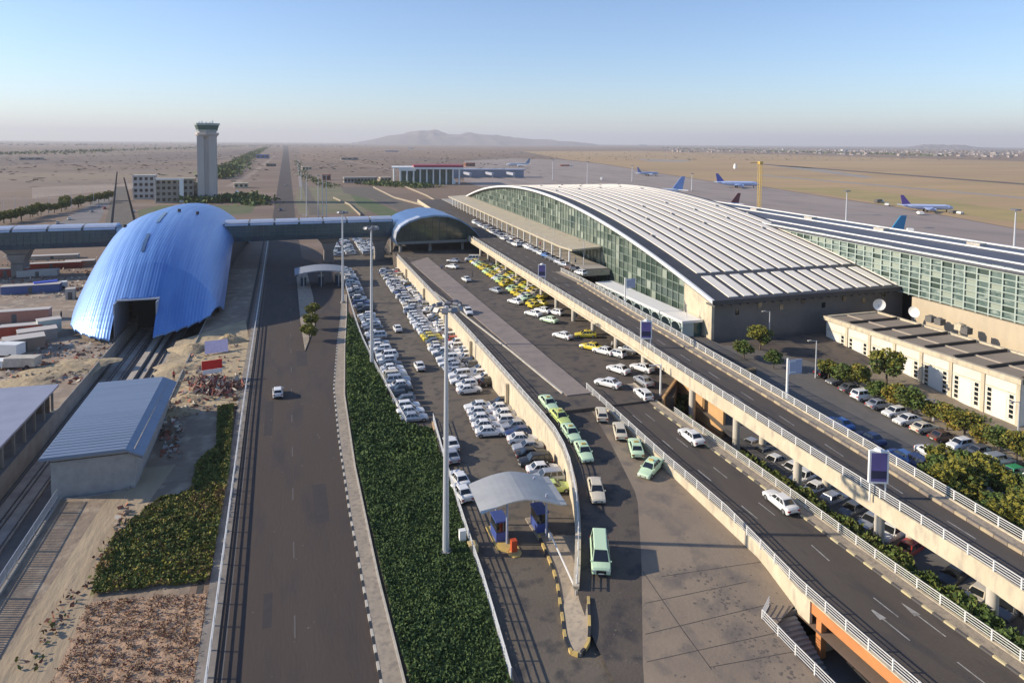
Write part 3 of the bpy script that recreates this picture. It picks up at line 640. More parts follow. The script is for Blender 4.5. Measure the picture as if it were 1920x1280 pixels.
# ------------------------------------------------------------------ sky bridge and pavilion
def bridge(xa, xb, label, npan, piers):
    y0, y1 = 248.5, 256.5
    r = thing('sky_bridge', label, 'footbridge', (xa, y0, 0))
    mb = MB(); mb.box(xa, xb, y0, y1, 8.9, 9.6); mb.box(xa, xb, y0-.12, y0-.02, 8.7, 10.2); mb.build('deck', NAVY, r)
    mb = MB(); mb.box(xa, xb, y0, y1, 9.6, 14.2); mb.build('glazed_wall', mat('bridge_glass', (.03, .075, .09), .15, 0, col2=(.05, .11, .12), scale=.25, spec=.7), r)
    mb = MB()
    for z in (10.8, 12.0, 13.2): mb.box(xa, xb, y0-.1, y0, z, z+.12)
    k = xa
    while k < xb: mb.box(k, k+.12, y0-.12, y0, 9.6, 14.2); k += 1.8
    mb.build('mullion', mat('bridge_mullion', (.07, .10, .12), .5), r)
    w = (xb-xa)/npan; sv = MAT_SILVER
    for k in range(npan):
        mb = MB(); a = xa+k*w+.35; b = xa+(k+1)*w-.35; n = 8; prof = []
        for i in range(n+1):
            t = math.pi*i/n; prof.append((y0+4-4.2*math.cos(t), 14.2+1.6*math.sin(t)))
        for (pa, za), (pb, zb_) in zip(prof, prof[1:]): mb.quad((a, pa, za), (b, pa, za), (b, pb, zb_), (a, pb, zb_))
        mb.add([(a, p_, z_) for p_, z_ in prof], [tuple(range(n+1))]); mb.add([(b, p_, z_) for p_, z_ in prof], [tuple(range(n, -1, -1))])
        mb.build('roof_segment', sv, r, smooth=False)
    mb = MB(); mb.box(xa, xb, y0+.1, y1-.1, 14.15, 14.9); mb.build('roof_gutter', NAVY, r)
    for x in piers:
        mb = MB(); secs = [(0, 1.7), (4, 1.5), (7, 2.6), (8.9, 4.2)]
        for (za, wa), (zb_, wb) in zip(secs, secs[1:]):
            mb.add([(x-wa, y0+1.5, za), (x+wa, y0+1.5, za), (x+wa, y1-1.5, za), (x-wa, y1-1.5, za), (x-wb, y0+.5, zb_), (x+wb, y0+.5, zb_), (x+wb, y1-.5, zb_), (x-wb, y1-.5, zb_)], [(0, 1, 5, 4), (1, 2, 6, 5), (2, 3, 7, 6), (3, 0, 4, 7)])
        mb.build('flared_pier', mat('bridge_pier', (.30, .27, .24), .9, col2=(.24, .215, .19), scale=.3), r)
    return r
MAT_SILVER = mat('silver_sheet', (.62, .64, .70), .42, .55, col2=(.55, .57, .63), scale=.4)
bridge(-140, -53, 'glazed footbridge with silver roof segments left of the blue shed', 9, (-81, -118))
bridge(-21, 36, 'glazed footbridge with silver roof segments crossing the main road', 7, (13.5, 31.5))
r = thing('station_pavilion', 'arched dark glass pavilion under a blue metal roof at the end of the footbridge', 'pavilion', (36, 238, 0))
prof = [(35.9, 7.4), (35.3, 9.4), (35.7, 11.6), (37.2, 13.7), (40, 15.4), (44, 16.7), (49, 17.4), (54, 17.0), (58, 15.6), (61.5, 13.5), (64.2, 11.0), (65.5, 9.4)]
YA, YB = 238.0, 266.0
mb = MB(); pr_ = [Vector((x, 0, z)) for x, z in prof]
A = [Vector((p.x, YA-.8, p.z)) for p in pr_]; B = [Vector((p.x, YB, p.z)) for p in pr_]; A2 = [p+Vector((.1, 0, -.6)) for p in A]; B2 = [p+Vector((.1, 0, -.6)) for p in B]
mb.strip(B, A); mb.strip(A2, B2); mb.strip(A, A2); mb.build('roof_shell', mat('blue_sheet_roof', (.20, .33, .55), .35, .75, col2=(.17, .28, .48), scale=.3), r, smooth=False)
mb = MB(); mb.add([(p.x+.3, YA, p.z-.4) for p in pr_], [tuple(range(len(pr_)))]); mb.build('glass_front', mat('pavilion_glass', (.015, .035, .035), .12, 0, col2=(.03, .06, .05), scale=.2, spec=.8), r)
mb = MB()
for x in np.arange(38, 64, 2.6):
    z = np.interp(x, [p[0] for p in prof[2:]], [p[1] for p in prof[2:]])-.7; mb.box(x, x+.14, YA-.12, YA-.01, 7.4, z)
for z in (9.2, 11, 12.8, 14.6): 
    xs_ = [x for x in np.arange(36, 65, .5) if np.interp(x, [p[0] for p in prof[2:]], [p[1] for p in prof[2:]])-.8 > z]; mb.box(xs_[0], xs_[-1], YA-.13, YA-.02, z, z+.12)
mb.build('mullion', mat('pav_mullion', (.05, .07, .07), .5), r)
mb = MB(); mb.box(36.0, 64, YA-.2, YB, 7.2, 8.1); mb.build('floor_beam', mat('beam_grey', (.2, .21, .2), .7), r)
mb = MB(); A = [Vector((p.x-.05, YA-1.1, p.z+.05)) for p in pr_[:6]]; mb.strip([a+Vector((0, 5, .02)) for a in A], A); mb.build('side_cladding', MAT_SILVER, r)
for x in (37.4, 48, 60):
    for y in (240, 262):
        mb = MB(); mb.tube((x, y, 0), (x, y, 7.3), .55, .55, 12); mb.build('column', CONC, r)
mb = MB(); mb.add([(33, 249, 9.4), (36.2, 249, 9.4), (36.2, 249, 14), (33, 249, 13.6)], [(0, 1, 2, 3)]); mb.build('link_wall', NAVY, r)

# ------------------------------------------------------------------ blue dome shed
BLUE = mat('blue_silver_cladding', (.12, .30, .66), .42, .55, col2=(.07, .22, .58), scale=.12, stretch=(3, .3, 1), spec=1.0)
BLUE.node_tree.nodes['Principled BSDF'].inputs['Coat Weight'].default_value = .8; BLUE.node_tree.nodes['Principled BSDF'].inputs['Coat Roughness'].default_value = .5
_t = BLUE.node_tree; _tc = _t.nodes.new('ShaderNodeTexCoord'); _w = _t.nodes.new('ShaderNodeTexWave'); _w.bands_direction = 'X'; _w.inputs['Scale'].default_value = .5; _w.inputs['Distortion'].default_value = .15
_b = _t.nodes.new('ShaderNodeBump'); _b.inputs['Strength'].default_value = .16; _b.inputs['Distance'].default_value = .25
_t.links.new(_tc.outputs['Object'], _w.inputs['Vector']); _t.links.new(_w.outputs['Fac'], _b.inputs['Height']); _t.links.new(_b.outputs[0], _t.nodes['Principled BSDF'].inputs['Normal'])
DYC = 246.0
def mir(y): return y if y <= DYC else 2*DYC-y
def xl_(y): y = mir(y); return -48.5-6.0*max(0, (y-180)/66.)**.8 if y > 180 else -48.5
def xr_(y): y = mir(y); return -15.6-2.2*max(0, (y-180)/66.)**1.0 if y > 180 else -15.6
def crown(y): y = mir(y); return 20.4*(1-abs((y-DYC)/84.)**2.9)**.55
def edge(y): y = mir(y); t = max(0, min(1, (y-181)/62.)); return 9.3*t**.9
def yfront(u): return 180-20*max(0, 1-u*u)**.5
def dome_z(u, y):
    yy_ = mir(y); c_ = max(0, 1-abs(u)**2.0)**.70
    if yy_ >= 180: e_ = edge(yy_); return e_+(crown(yy_)-e_)*c_
    yf_ = yfront(u)
    if yy_ <= yf_: return 0.
    return crown(180)*c_*((yy_-yf_)/(180-yf_))**.72
def dome_x(u, y): a_, b_ = xl_(y), xr_(y); return a_+(b_-a_)*(u+1)/2
r = thing('railway_shed', 'large blue and silver dome-shaped railway shed with jagged front edges', 'shed', (-35, 165, 0))
mb = MB(); NS = 16; us = np.linspace(-1, 1, NS+1); OPEN = (-.27, .27); yo = None
for k in range(NS):
    a, b = us[k], us[k+1]; sub = 3; inopen = a > OPEN[0]-.02 and b < OPEN[1]+.02; uo = a if abs(a) > abs(b) else b; ui = b if uo == a else a
    if inopen:
        y0 = next(y for y in np.linspace(158, 200, 600) if dome_z((a+b)/2, y) > 7.8); yo = max(yo or 0, y0)
    cols = []
    for j in range(sub+1):
        u = a+(b-a)*j/sub; fo = abs((u-ui)/(uo-ui)); yst = (y0 if inopen else yfront(uo*.995)*.42+yfront(ui)*.58+(0 if inopen else (yfront(uo*.995)-yfront(ui))*1.4*fo))+.15
        cols.append([Vector((dome_x(u, y), y, max(dome_z(u, y), .0)+(.05 if j in (1, 2) else 0))) for y in list(np.linspace(yst, 184, 16))+list(np.linspace(187, 2*DYC-168, 30))])
    for c0, c1 in zip(cols, cols[1:]):
        mb.strip(c1, c0); mb.strip([p-Vector((0, 0, .35)) for p in c0], [p-Vector((0, 0, .35)) for p in c1])
    mb.add([c[0] for c in cols]+[c[0]-Vector((0, 0, .35)) for c in cols], [(j+1, j, sub+1+j, sub+2+j) for j in range(sub)])
    mb.strip(cols[0], [p-Vector((0, 0, .35)) for p in cols[0]]); mb.strip([p-Vector((0, 0, .35)) for p in cols[-1]], cols[-1])
mb.build('shell', BLUE, r)
xo0, xo1 = dome_x(-.25, 170)+.1, dome_x(.25, 170)-.1
mb = MB(); mb.box(xo0-.25, xo0, 165.6, yo+10, 0, 7.5); mb.box(xo1, xo1+.25, 165.6, yo+10, 0, 7.5); mb.box(xo0-.25, xo1+.25, yo-1.2, yo+1.2, 7.5, 7.75); mb.build('portal_frame', mat('portal_grey', (.35, .38, .45), .5, .4), r)
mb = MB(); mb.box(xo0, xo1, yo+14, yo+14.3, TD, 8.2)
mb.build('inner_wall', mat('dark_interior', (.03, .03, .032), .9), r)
for nm_, fx_, off in (('left_side_wall', xl_, 1.2), ('right_side_wall', xr_, -1.2)):
    mb = MB(); yy_ = list(np.linspace(184, 2*DYC-184, 24)); mb.strip([Vector((fx_(y)+off, y, edge(y)+.3)) for y in yy_], [Vector((fx_(y)+off, y, 0)) for y in yy_]); mb.build('side_glazing', mat('shed_side_glass', (.02, .03, .04), .3), r)
for u, y, l, w in ((-.12, 186, 14, .05), (-.08, 214, 22, .055)):
    mb = MB(); n = 6
    mb.strip([Vector((dome_x(u+w, y+l*i/n), y+l*i/n, dome_z(u+w, y+l*i/n)+.25)) for i in range(n+1)], [Vector((dome_x(u-w*0, y+l*i/n), y+l*i/n, dome_z(u, y+l*i/n)+.25)) for i in range(n+1)])
    mb.build('skylight', mat('blue_skylight', (.03, .07, .16), .25), r)
for u, y in ((-.68, 236), (.14, 240), (.42, 243)):
    mb = MB(); mb.tube((dome_x(u, y), y, dome_z(u, y)), (dome_x(u, y), y, dome_z(u, y)+.9), .5, .5, 8); mb.build('vent', BLACK, r)

# ------------------------------------------------------------------ brick depot, left shed
r = thing('depot_hall', 'block-walled depot hall with a blue-grey sheet metal roof beside the tracks', 'building', (-28, 92.7, 0))
SHR = mat('bluegrey_sheet', (.22, .27, .36), .5, .35, col2=(.19, .24, .32), scale=.3, stretch=(.3, 3, 1))
BLOCK = mat('block_wall', (.36, .34, .32), .9, col2=(.29, .275, .26), scale=.8, bump=.2)
mb = MB(); mb.box(-27.4, -18.4, 93.0, 118.5, TD, 4.5); mb.box(-27.4, -18.4, 93.0, 118.5, 4.4, 4.9); mb.build('wall', BLOCK, r)
mb = MB(); zA = 5.25
mb.add([(-28.4, 92.3, zA), (-19.3, 92.3, zA), (-19.3, 119.2, zA+.1), (-28.4, 119.2, zA+.1), (-17.3, 92.3, 4.2), (-17.3, 119.2, 4.3)], [(0, 1, 2, 3), (1, 4, 5, 2)])
mb.add([(-28.4, 92.3, zA-.3), (-19.3, 92.3, zA-.3), (-19.3, 92.3, zA), (-28.4, 92.3, zA), (-17.3, 92.3, 3.95), (-17.3, 92.3, 4.2)], [(0, 1, 2, 3), (1, 4, 5, 2)])
for y in np.arange(92.4, 119, .9): mb.bar((-28.3, y, zA+.03), (-19.35, y, zA+.03), .08, .06)
mb.build('roof', SHR, r)
for y in np.arange(92.8, 119, 3.2):
    mb = MB(); mb.bar((-19.2, y, 4.7), (-17.5, y, 3.75), .12, .16); mb.build('rafter', CONCD, r)
r = thing('open_shed', 'open-sided maintenance shed with a lavender-grey roof on slim concrete posts', 'shed', (-50, 98, 0))
mb = MB(); mb.add([(-34.9, 90, 4.3), (-34.9, 123.6, 4.3), (-64, 123.6, 4.9), (-64, 90, 4.9)], [(0, 1, 2, 3)]); mb.add([(-34.9, 90, 4.0), (-34.9, 123.6, 4.0), (-34.9, 123.6, 4.3), (-34.9, 90, 4.3)], [(0, 1, 2, 3)]); mb.build('roof', mat('lavender_sheet', (.38, .38, .44), .5, .3, col2=(.33, .33, .39), scale=.3), r)
for y in np.arange(91, 124, 4):
    mb = MB(); mb.box(-35.9, -35.6, y-.15, y+.15, 0, 4.2); mb.build('post', CONC, r)
mb = MB(); mb.box(-38.4, -38.0, 90, 123, 0, 4.3); mb.box(-63, -36, 122.4, 122.7, 0, 4.3); mb.build('wall', mat('brownish_block', (.26, .2, .16), .9, col2=(.2, .16, .13), scale=.8), r)
mb = MB(); mb.box(-38.4, -35.2, 88, 124, 0, .25); mb.build('plinth', CONC, r)

# ------------------------------------------------------------------ control tower
r = thing('control_tower', 'tall pale concrete air traffic control tower with a wide glazed cab', 'control tower', (P(390, 378).x, P(390, 378).y, 0))
tx, ty = r.location.x, r.location.y
TC = mat('tower_concrete', (.50, .45, .42), .8, col2=(.44, .40, .37), scale=.1, stretch=(1, 1, .2))
mb = MB()
for sx, sy in ((-1, -1), (1, -1), (-1, 1), (1, 1)):
    x0 = tx+sx*3.7-(2.2); mb.box(x0, x0+4.4, ty+sy*3.7-2.2, ty+sy*3.7+2.2, 0, 46.5)
mb.box(tx-4.6, tx+4.6, ty-4.6, ty+4.6, 0, 46.2); mb.build('shaft', TC, r)
mb = MB(); mb.tube((tx, ty, 45.5), (tx, ty, 47.2), 6.2, 7.8, 8); mb.tube((tx, ty, 47.2), (tx, ty, 48.6), 7.8, 7.8, 8); mb.tube((tx, ty, 48.6), (tx, ty, 49.4), 6.2, 6.2, 8); mb.build('gallery', TC, r)
mb = MB(); mb.tube((tx, ty, 49.4), (tx, ty, 50.6), 6.6, 7.2, 8); mb.tube((tx, ty, 53.8), (tx, ty, 55.2), 8.4, 8.6, 8); mb.build('cab_ring', mat('cab_ring', (.36, .42, .40), .6), r)
mb = MB(); mb.tube((tx, ty, 50.6), (tx, ty, 53.8), 7.0, 8.0, 8); mb.build('cab_glass', mat('cab_glass', (.08, .14, .13), .1), r)
mb = MB(); 
for dx, dy, h in ((-3, 0, 1.6), (2, 1, 1.2), (4, -2, 1.8), (0, -3, 1.0), (-5, 2, 1.1)): mb.box(tx+dx-.4, tx+dx+.4, ty+dy-.4, ty+dy+.4, 55.2, 55.2+h)
mb.build('roof_equipment', WHITE, r)
def simple_bldg(name, label, cat, cx, cy, w, d, h, m, win=None, nf=3, nx=6, rz=0, roofm=None, wm=None, strip_=False):
    r = thing(name, label, cat, (cx, cy, 0), rz); mb = MB(); mb.box(-w/2, w/2, -d/2, d/2, 0, h); mb.build('wall', m, r, local=True)
    mb = MB(); mb.box(-w/2-.3, w/2+.3, -d/2-.3, d/2+.3, h, h+.6); mb.build('roof', roofm or m, r, local=True)
    fh = h/nf
    for j in range(nf):
        mb = MB()
        for i in range(nx):
            x0 = -w/2+w*(i+.22)/nx; x1 = -w/2+w*(i+.78)/nx; mb.box(x0, x1, -d/2-.06, -d/2, fh*j+fh*.3, fh*j+fh*.8)
        n2 = max(2, int(nx*d/w))
        for i in range(n2):
            y0 = -d/2+d*(i+.22)/n2; y1 = -d/2+d*(i+.78)/n2; mb.box(w/2, w/2+.06, y0, y1, fh*j+fh*.3, fh*j+fh*.8); mb.box(-w/2-.06, -w/2, y0, y1, fh*j+fh*.3, fh*j+fh*.8)
        mb.build('window_row', wm or GLASSD, r, local=True)
    return r
p = P(328, 380); simple_bldg('office_block', 'cream-framed office block at the foot of the control tower', 'building', p.x, p.y+7, 24, 14, 16, mat('office_brown', (.30, .27, .22), .8), nf=4, nx=7)
mb = MB(); p = P(295, 380); mb.box(p.x-1.3, p.x+1.3, p.y-.8, p.y+.8, 0, 17); p = P(341, 380); mb.box(p.x-1.3, p.x+1.3, p.y-1, p.y+.6, 0, 16.8); mb.box(P(295, 380).x, p.x, p.y-.6, p.y, 15.8, 16.8)
tag(mb.build('portal_frame', WHITE), 'white rectangular frame standing in front of the office block', 'frame')
p = P(362, 376); simple_bldg('green_block', 'low greenish glazed building between the office block and the tower', 'building', p.x, p.y+6, 11, 12, 12.5, mat('olive_wall', (.22, .24, .14), .8), nf=4, nx=4)
p = P(350, 340); simple_bldg('pale_block', 'small pale rooftop building behind the control tower offices', 'building', p.x+2, 560, 14, 10, 17, mat('pale_wall', (.5, .48, .45), .8), nf=4, nx=4)

# ------------------------------------------------------------------ second terminal with red roof
c = P(800, 346)
r = thing('second_terminal', 'smaller glass terminal with white columns and a dark red roof', 'terminal', (c.x, c.y, 0), rz=0)
sc = 1.0
w2, d2, h2 = 54, 34, 17
ang = rad(-8)
mb = MB(); mb.box(-w2/2, w2/2, 0, d2, 0, h2); mb.build('glass_wall', mat('dk_green_glass', (.04, .085, .07), .15, col2=(.09, .14, .12), scale=.15, spec=.8), r, local=True)
mb = MB(); mb.box(-w2/2+14, w2/2+10, -4, d2+4, h2+.6, h2+2.6); mb.build('roof', mat('dark_red_roof', (.30, .03, .05), .6), r, local=True)
mb = MB(); mb.box(-w2/2-8, -w2/2+15, -3, d2, h2, h2+.8); mb.box(-w2/2+15, w2/2+10, -5, -3.6, h2-1.4, h2+.6); mb.build('white_fascia', WHITE, r, local=True)
mb = MB(); mb.box(-w2/2-1, -w2/2+16, -3.4, -3.0, h2-3, h2+.6); mb.build('sign_band', WHITE, r, local=True)
for k, x in enumerate(np.linspace(-w2/2-6, w2/2+6, 11)):
    mb = MB(); mb.tube((x, -2.6, 0), (x, -2.6, h2), .8, .8, 8); mb.build('column', WHITE, r, local=True)
r.rotation_euler = (0, 0, ang)
# pier buildings and boarding gates right of it
c2 = P(905, 335)
r = thing('pier_building', 'long pale blue-grey boarding pier right of the red-roofed terminal', 'pier', (c2.x, c2.y+35, 0), rz=rad(-10)); mb = MB(); mb.box(-55, 60, -9, 9, 0, 9); mb.build('wall', mat('pier_wall', (.25, .28, .35), .6), r, local=True)
mb = MB(); mb.box(-57, 62, -11, 11, 9, 10.2); mb.build('roof', mat('pier_roof', (.33, .37, .46), .5), r, local=True)
for k, x in enumerate((-40, -15, 12, 38)):
    mb = MB(); mb.bar((x, -9, 6), (x+7, -28, 5), 3, 3); mb.bar((x+7, -28, 0), (x+7, -28, 4), .8, .8); mb.build('boarding_bridge', mat('bridge_white', (.36, .37, .42), .6), r, local=True)
p = P(847, 345)
r = thing('white_dome', 'white radar dome on the ground beside the red-roofed terminal', 'dome', (p.x, p.y, 0)); mb = MB(); n = 12
for j in range(5):
    a0, a1 = math.pi/2*j/5, math.pi/2*(j+1)/5
    for i in range(n):
        t0, t1 = 2*math.pi*i/n, 2*math.pi*(i+1)/n
        f = lambda a, t: (4*math.cos(a)*math.cos(t), 4*math.cos(a)*math.sin(t), 2+4*math.sin(a))
        mb.quad(f(a0, t0), f(a0, t1), f(a1, t1), f(a1, t0))
mb.build('shell', WHITE, r, smooth=True, local=True); mb = MB(); mb.tube((0, 0, 0), (0, 0, 2.05), 4, 4, 16); mb.build('base', WHITE, r, local=True)
p = P(493, 297); simple_bldg('blue_warehouse', 'small blue-roofed warehouse left of the distant road', 'warehouse', p.x, p.y, 30, 25, 9, mat('blue_wall', (.08, .14, .32), .7), nf=1, nx=3)
print('SECTION buildings ok')

# ------------------------------------------------------------------ vegetation
def leaf_mat(name, c, c2):
    return mat(name, c, .75, col2=c2, scale=.7, detail=3, spec=.25)
LG = [leaf_mat('leaf_deep', (.058, .098, .030), (.042, .074, .022)), leaf_mat('leaf_mid', (.085, .130, .036), (.066, .105, .030)), leaf_mat('leaf_light', (.125, .175, .038), (.09, .13, .03))]
LY = [leaf_mat('leaf_olive', (.13, .14, .03), (.09, .10, .024)), leaf_mat('leaf_yellow', (.27, .24, .035), (.19, .18, .03)), leaf_mat('leaf_ochre', (.36, .25, .045), (.26, .19, .04))]
BARK = mat('bark', (.12, .09, .065), .95, col2=(.08, .06, .045), scale=3)
def leaves(name, pts, size, mats, parent=None, local=True, up=0.35, mi=None, asp=1.6, seed=0):
    g_ = np.random.default_rng(seed); n = len(pts); pts = np.asarray(pts, float)
    nrm = g_.normal(size=(n, 3)); nrm[:, 2] = np.abs(nrm[:, 2])+up; nrm /= np.linalg.norm(nrm, axis=1)[:, None]
    t = g_.normal(size=(n, 3)); t -= (t*nrm).sum(1)[:, None]*nrm; t /= np.linalg.norm(t, axis=1)[:, None]; b = np.cross(nrm, t)
    sz = size*g_.uniform(.6, 1.35, n)[:, None]; a_ = t*sz*asp*.5; c_ = b*sz*.5
    V = np.empty((n, 4, 3)); V[:, 0] = pts-a_; V[:, 1] = pts-c_*.9; V[:, 2] = pts+a_; V[:, 3] = pts+c_*.9
    me = bpy.data.meshes.new(name); me.vertices.add(n*4); me.vertices.foreach_set('co', V.ravel())
    me.loops.add(n*4); me.loops.foreach_set('vertex_index', np.arange(n*4, dtype=np.int32))
    me.polygons.add(n); me.polygons.foreach_set('loop_start', np.arange(0, n*4, 4, dtype=np.int32)); me.polygons.foreach_set('loop_total', np.full(n, 4, dtype=np.int32))
    for m in mats: me.materials.append(m)
    if mi is None: mi = g_.integers(0, len(mats), n)
    me.polygons.foreach_set('material_index', np.asarray(mi, dtype=np.int32)); me.update(calc_edges=True)
    o = bpy.data.objects.new(name, me); COL.objects.link(o)
    if parent is not None:
        o.parent = parent
        if not local: o.location = -parent.location
    return o
def inpoly(P_, poly):
    x, y = P_[:, 0], P_[:, 1]; c = np.zeros(len(P_), bool); n = len(poly)
    for i in range(n):
        x1, y1 = poly[i]; x2, y2 = poly[(i+1) % n]
        k = ((y1 > y) != (y2 > y)); xi = (x2-x1)*(y-y1)/((y2-y1) if y2 != y1 else 1e-9)+x1; c ^= k & (x < xi)
    return c
def scatter(poly, dens, seed):
    g_ = np.random.default_rng(seed); poly = np.array(poly); lo, hi = poly.min(0), poly.max(0); n = int((hi-lo).prod()*dens)
    q = g_.uniform(lo, hi, (n, 2)); return q[inpoly(q, poly)]
def vnoise(x, y, s, seed=0):
    g_ = np.random.default_rng(seed); N = 64; T_ = g_.random((N, N)); a = x/s; b = y/s; i = np.floor(a).astype(int); j = np.floor(b).astype(int); fa = a-i; fb = b-j
    fa = fa*fa*(3-2*fa); fb = fb*fb*(3-2*fb); f = lambda i, j: T_[i % N, j % N]
    return f(i, j)*(1-fa)*(1-fb)+f(i+1, j)*fa*(1-fb)+f(i, j+1)*(1-fa)*fb+f(i+1, j+1)*fa*fb
def shrubbery(name, poly, dens, size, h, mats, label, cat, seed, clump=1.6, gap=.0, z0=0., weights=None, kind='stuff'):
    q = scatter(poly, dens, seed); n = len(q); g_ = np.random.default_rng(seed+1)
    cl = vnoise(q[:, 0], q[:, 1], clump, seed)*.65+vnoise(q[:, 0]+50, q[:, 1], clump*.4, seed+3)*.35
    keep = cl > gap; q = q[keep]; cl = cl[keep]; n = len(q)
    z = z0+h*(.25+.95*cl)*g_.uniform(.25, 1., n)**.5
    big = vnoise(q[:, 0], q[:, 1], clump*6, seed+9)
    w = cl*.8+big*.8+g_.normal(0, .22, n)-.8; mi = np.clip(np.floor((w+.45)/.9*len(mats)), 0, len(mats)-1)
    o = leaves(name, np.column_stack([q, z]), size, mats, mi=mi, seed=seed, up=.15)
    return tag(o, label, cat, kind=kind)
FENCEX = [(660, 590), (690, 660), (722, 722), (762, 800), (815, 802), (832, 870), (855, 950), (885, 1045), (905, 1105), (955, 1280)]
gb = [(P(u, v).x, P(u, v).y) for u, v in FENCEX]; gb += [(17.0, 30), (16.6, 14)]
leftb = [(at_y(PR, y)+.5, y) for y in (14, 30, 45, 60, 75, 90, 105, 120, 140, 160, 172)]
band = leftb+[(x, y) for x, y in gb]
mb = MB(); 
bandpts = sorted({round(y, 1) for _, y in gb}|{14, 30, 45, 60, 75, 90, 105, 120, 140, 160, 172}); FX = [Vector((x, y, 0)) for x, y in gb][::-1]
yy = np.linspace(14, 172, 80); mb.strip([Vector((at_y(FX, y), y, .05)) for y in yy], [Vector((at_y(PR, y)+.2, y, .05)) for y in yy]); struct('planting_soil', mb, mat('dark_soil', (.10, .075, .045), .95, col2=(.06, .05, .03), scale=.8))
near = [(x, y) for x, y in leftb if y <= 95]+[(at_y(FX, y), y) for y in (95, 90, 80, 70, 60, 50, 40, 30, 20, 14)]
far_ = [(x, y) for x, y in leftb if y >= 90]+[(at_y(FX, y), y) for y in (172, 165, 150, 140, 125, 110, 100, 95)]
shrubbery('shrubbery', [(leftb[i][0], leftb[i][1]) for i in range(6)]+[(at_y(FX, y), y) for y in (90, 80, 70, 60, 50, 40, 30, 20, 14)], 150, .22, .8, [LG[0], LG[1], LG[0], LG[1]], 'dense dark green shrubs filling the strip between the footpath and the car park, near part', 'shrubs', 21, clump=2.4, gap=.12)
shrubbery('shrubbery', [(leftb[i][0], leftb[i][1]) for i in range(5, 11)]+[(at_y(FX, y)-.4, y) for y in (165, 150, 140, 125, 110, 101, 98, 90)], 55, .36, .95, [LG[0], LG[1], LG[0], LG[1], LG[2]], 'dense dark green shrubs beside the first parked row, far part of the strip', 'shrubs', 22, clump=2.4, gap=.12)
r_ = [(P(u, v).x, P(u, v).y) for u, v in ((172, 1118), (180, 1077), (212, 1012), (262, 968), (300, 938), (358, 924), (368, 872), (392, 850), (406, 838), (408, 765), (438, 760), (430, 880), (408, 1000), (392, 1092))]
shrubbery('ground_cover', r_, 110, .24, .75, [LY[0], LG[1], LY[0], LY[1], mat('leaf_brown', (.20, .12, .04), .8, col2=(.14, .085, .03), scale=1)], 'mottled green and brown ground cover bed between the dirt track and the road railing', 'ground cover', 31, clump=1.2)
sb = [(P(u, v).x, P(u, v).y) for u, v in ((168, 1128), (388, 1112), (362, 1290), (90, 1290))]
DRY = [mat('dry_twig', (.22, .075, .045), .9, col2=(.13, .06, .045), scale=1), mat('dry_straw', (.34, .23, .12), .9, col2=(.26, .17, .1), scale=1)]
q = []
g2 = np.random.default_rng(5)
for x, y in scatter(sb, 5.0, 6):
    n_ = 12; q.append(np.column_stack([x+g2.normal(0, .11, n_), y+g2.normal(0, .11, n_), g2.uniform(.02, .34, n_)]))
tag(leaves('dry_shrubs', np.vstack(q), .11, DRY, seed=4, up=0), 'rows of small dry reddish shrubs on bare sandy soil', 'dry shrubs', kind='stuff')
mb = MB(); mb.add([(x, y, .02) for x, y in sb], [(0, 3, 2, 1)] if False else [(3, 2, 1, 0)]); struct('soil_bed', mb, mat('sandy_soil', (.46, .30, .19), .95, col2=(.34, .23, .15), scale=.7, bump=.6, bscale=2))
# dirt surfaces on the left
DP = mat('dirt_path', (.40, .31, .20), .95, col2=(.31, .235, .155), scale=.25, bump=.5, bscale=1.2, stretch=(1, .25, 1))
sheet('dirt_track', [(60, 1290), (120, 1290), (190, 1080), (290, 925), (330, 870), (250, 880), (190, 950), (120, 1060), (0, 1240), (-20, 1290)], .012, DP)
YD = mat('yard_dirt', (.30, .22, .155), .95, col2=(.22, .18, .145), scale=.06, bump=.6, bscale=.7, col3=(.42, .34, .26), scale3=.3)
mb = MB(); mb.add([(-160, 60, .009), (-35.2, 60, .009), (-35.2, 245, .009), (-160, 245, .009)], [(0, 1, 2, 3)]); struct('yard_ground', mb, YD)
mb = MB(); mb.add([(-19, 93, .008), (-9.6, 93, .008), (-10.2, 245, .008), (-19, 245, .008)], [(0, 1, 2, 3)]); mb.add([(-26.2, 8, .008), (-8.6, 8, .008), (-9.6, 92.99, .008), (-26.2, 92.4, .008)], [(0, 1, 2, 3)]); struct('yard_ground', mb, DIRT)
sheet('yard_ground', [(300, 700), (330, 640), (460, 600), (468, 640), (448, 760), (310, 760)], .014, mat('mound_dirt', (.46, .36, .22), .95, col2=(.34, .26, .16), scale=.3, bump=.9, bscale=.8))

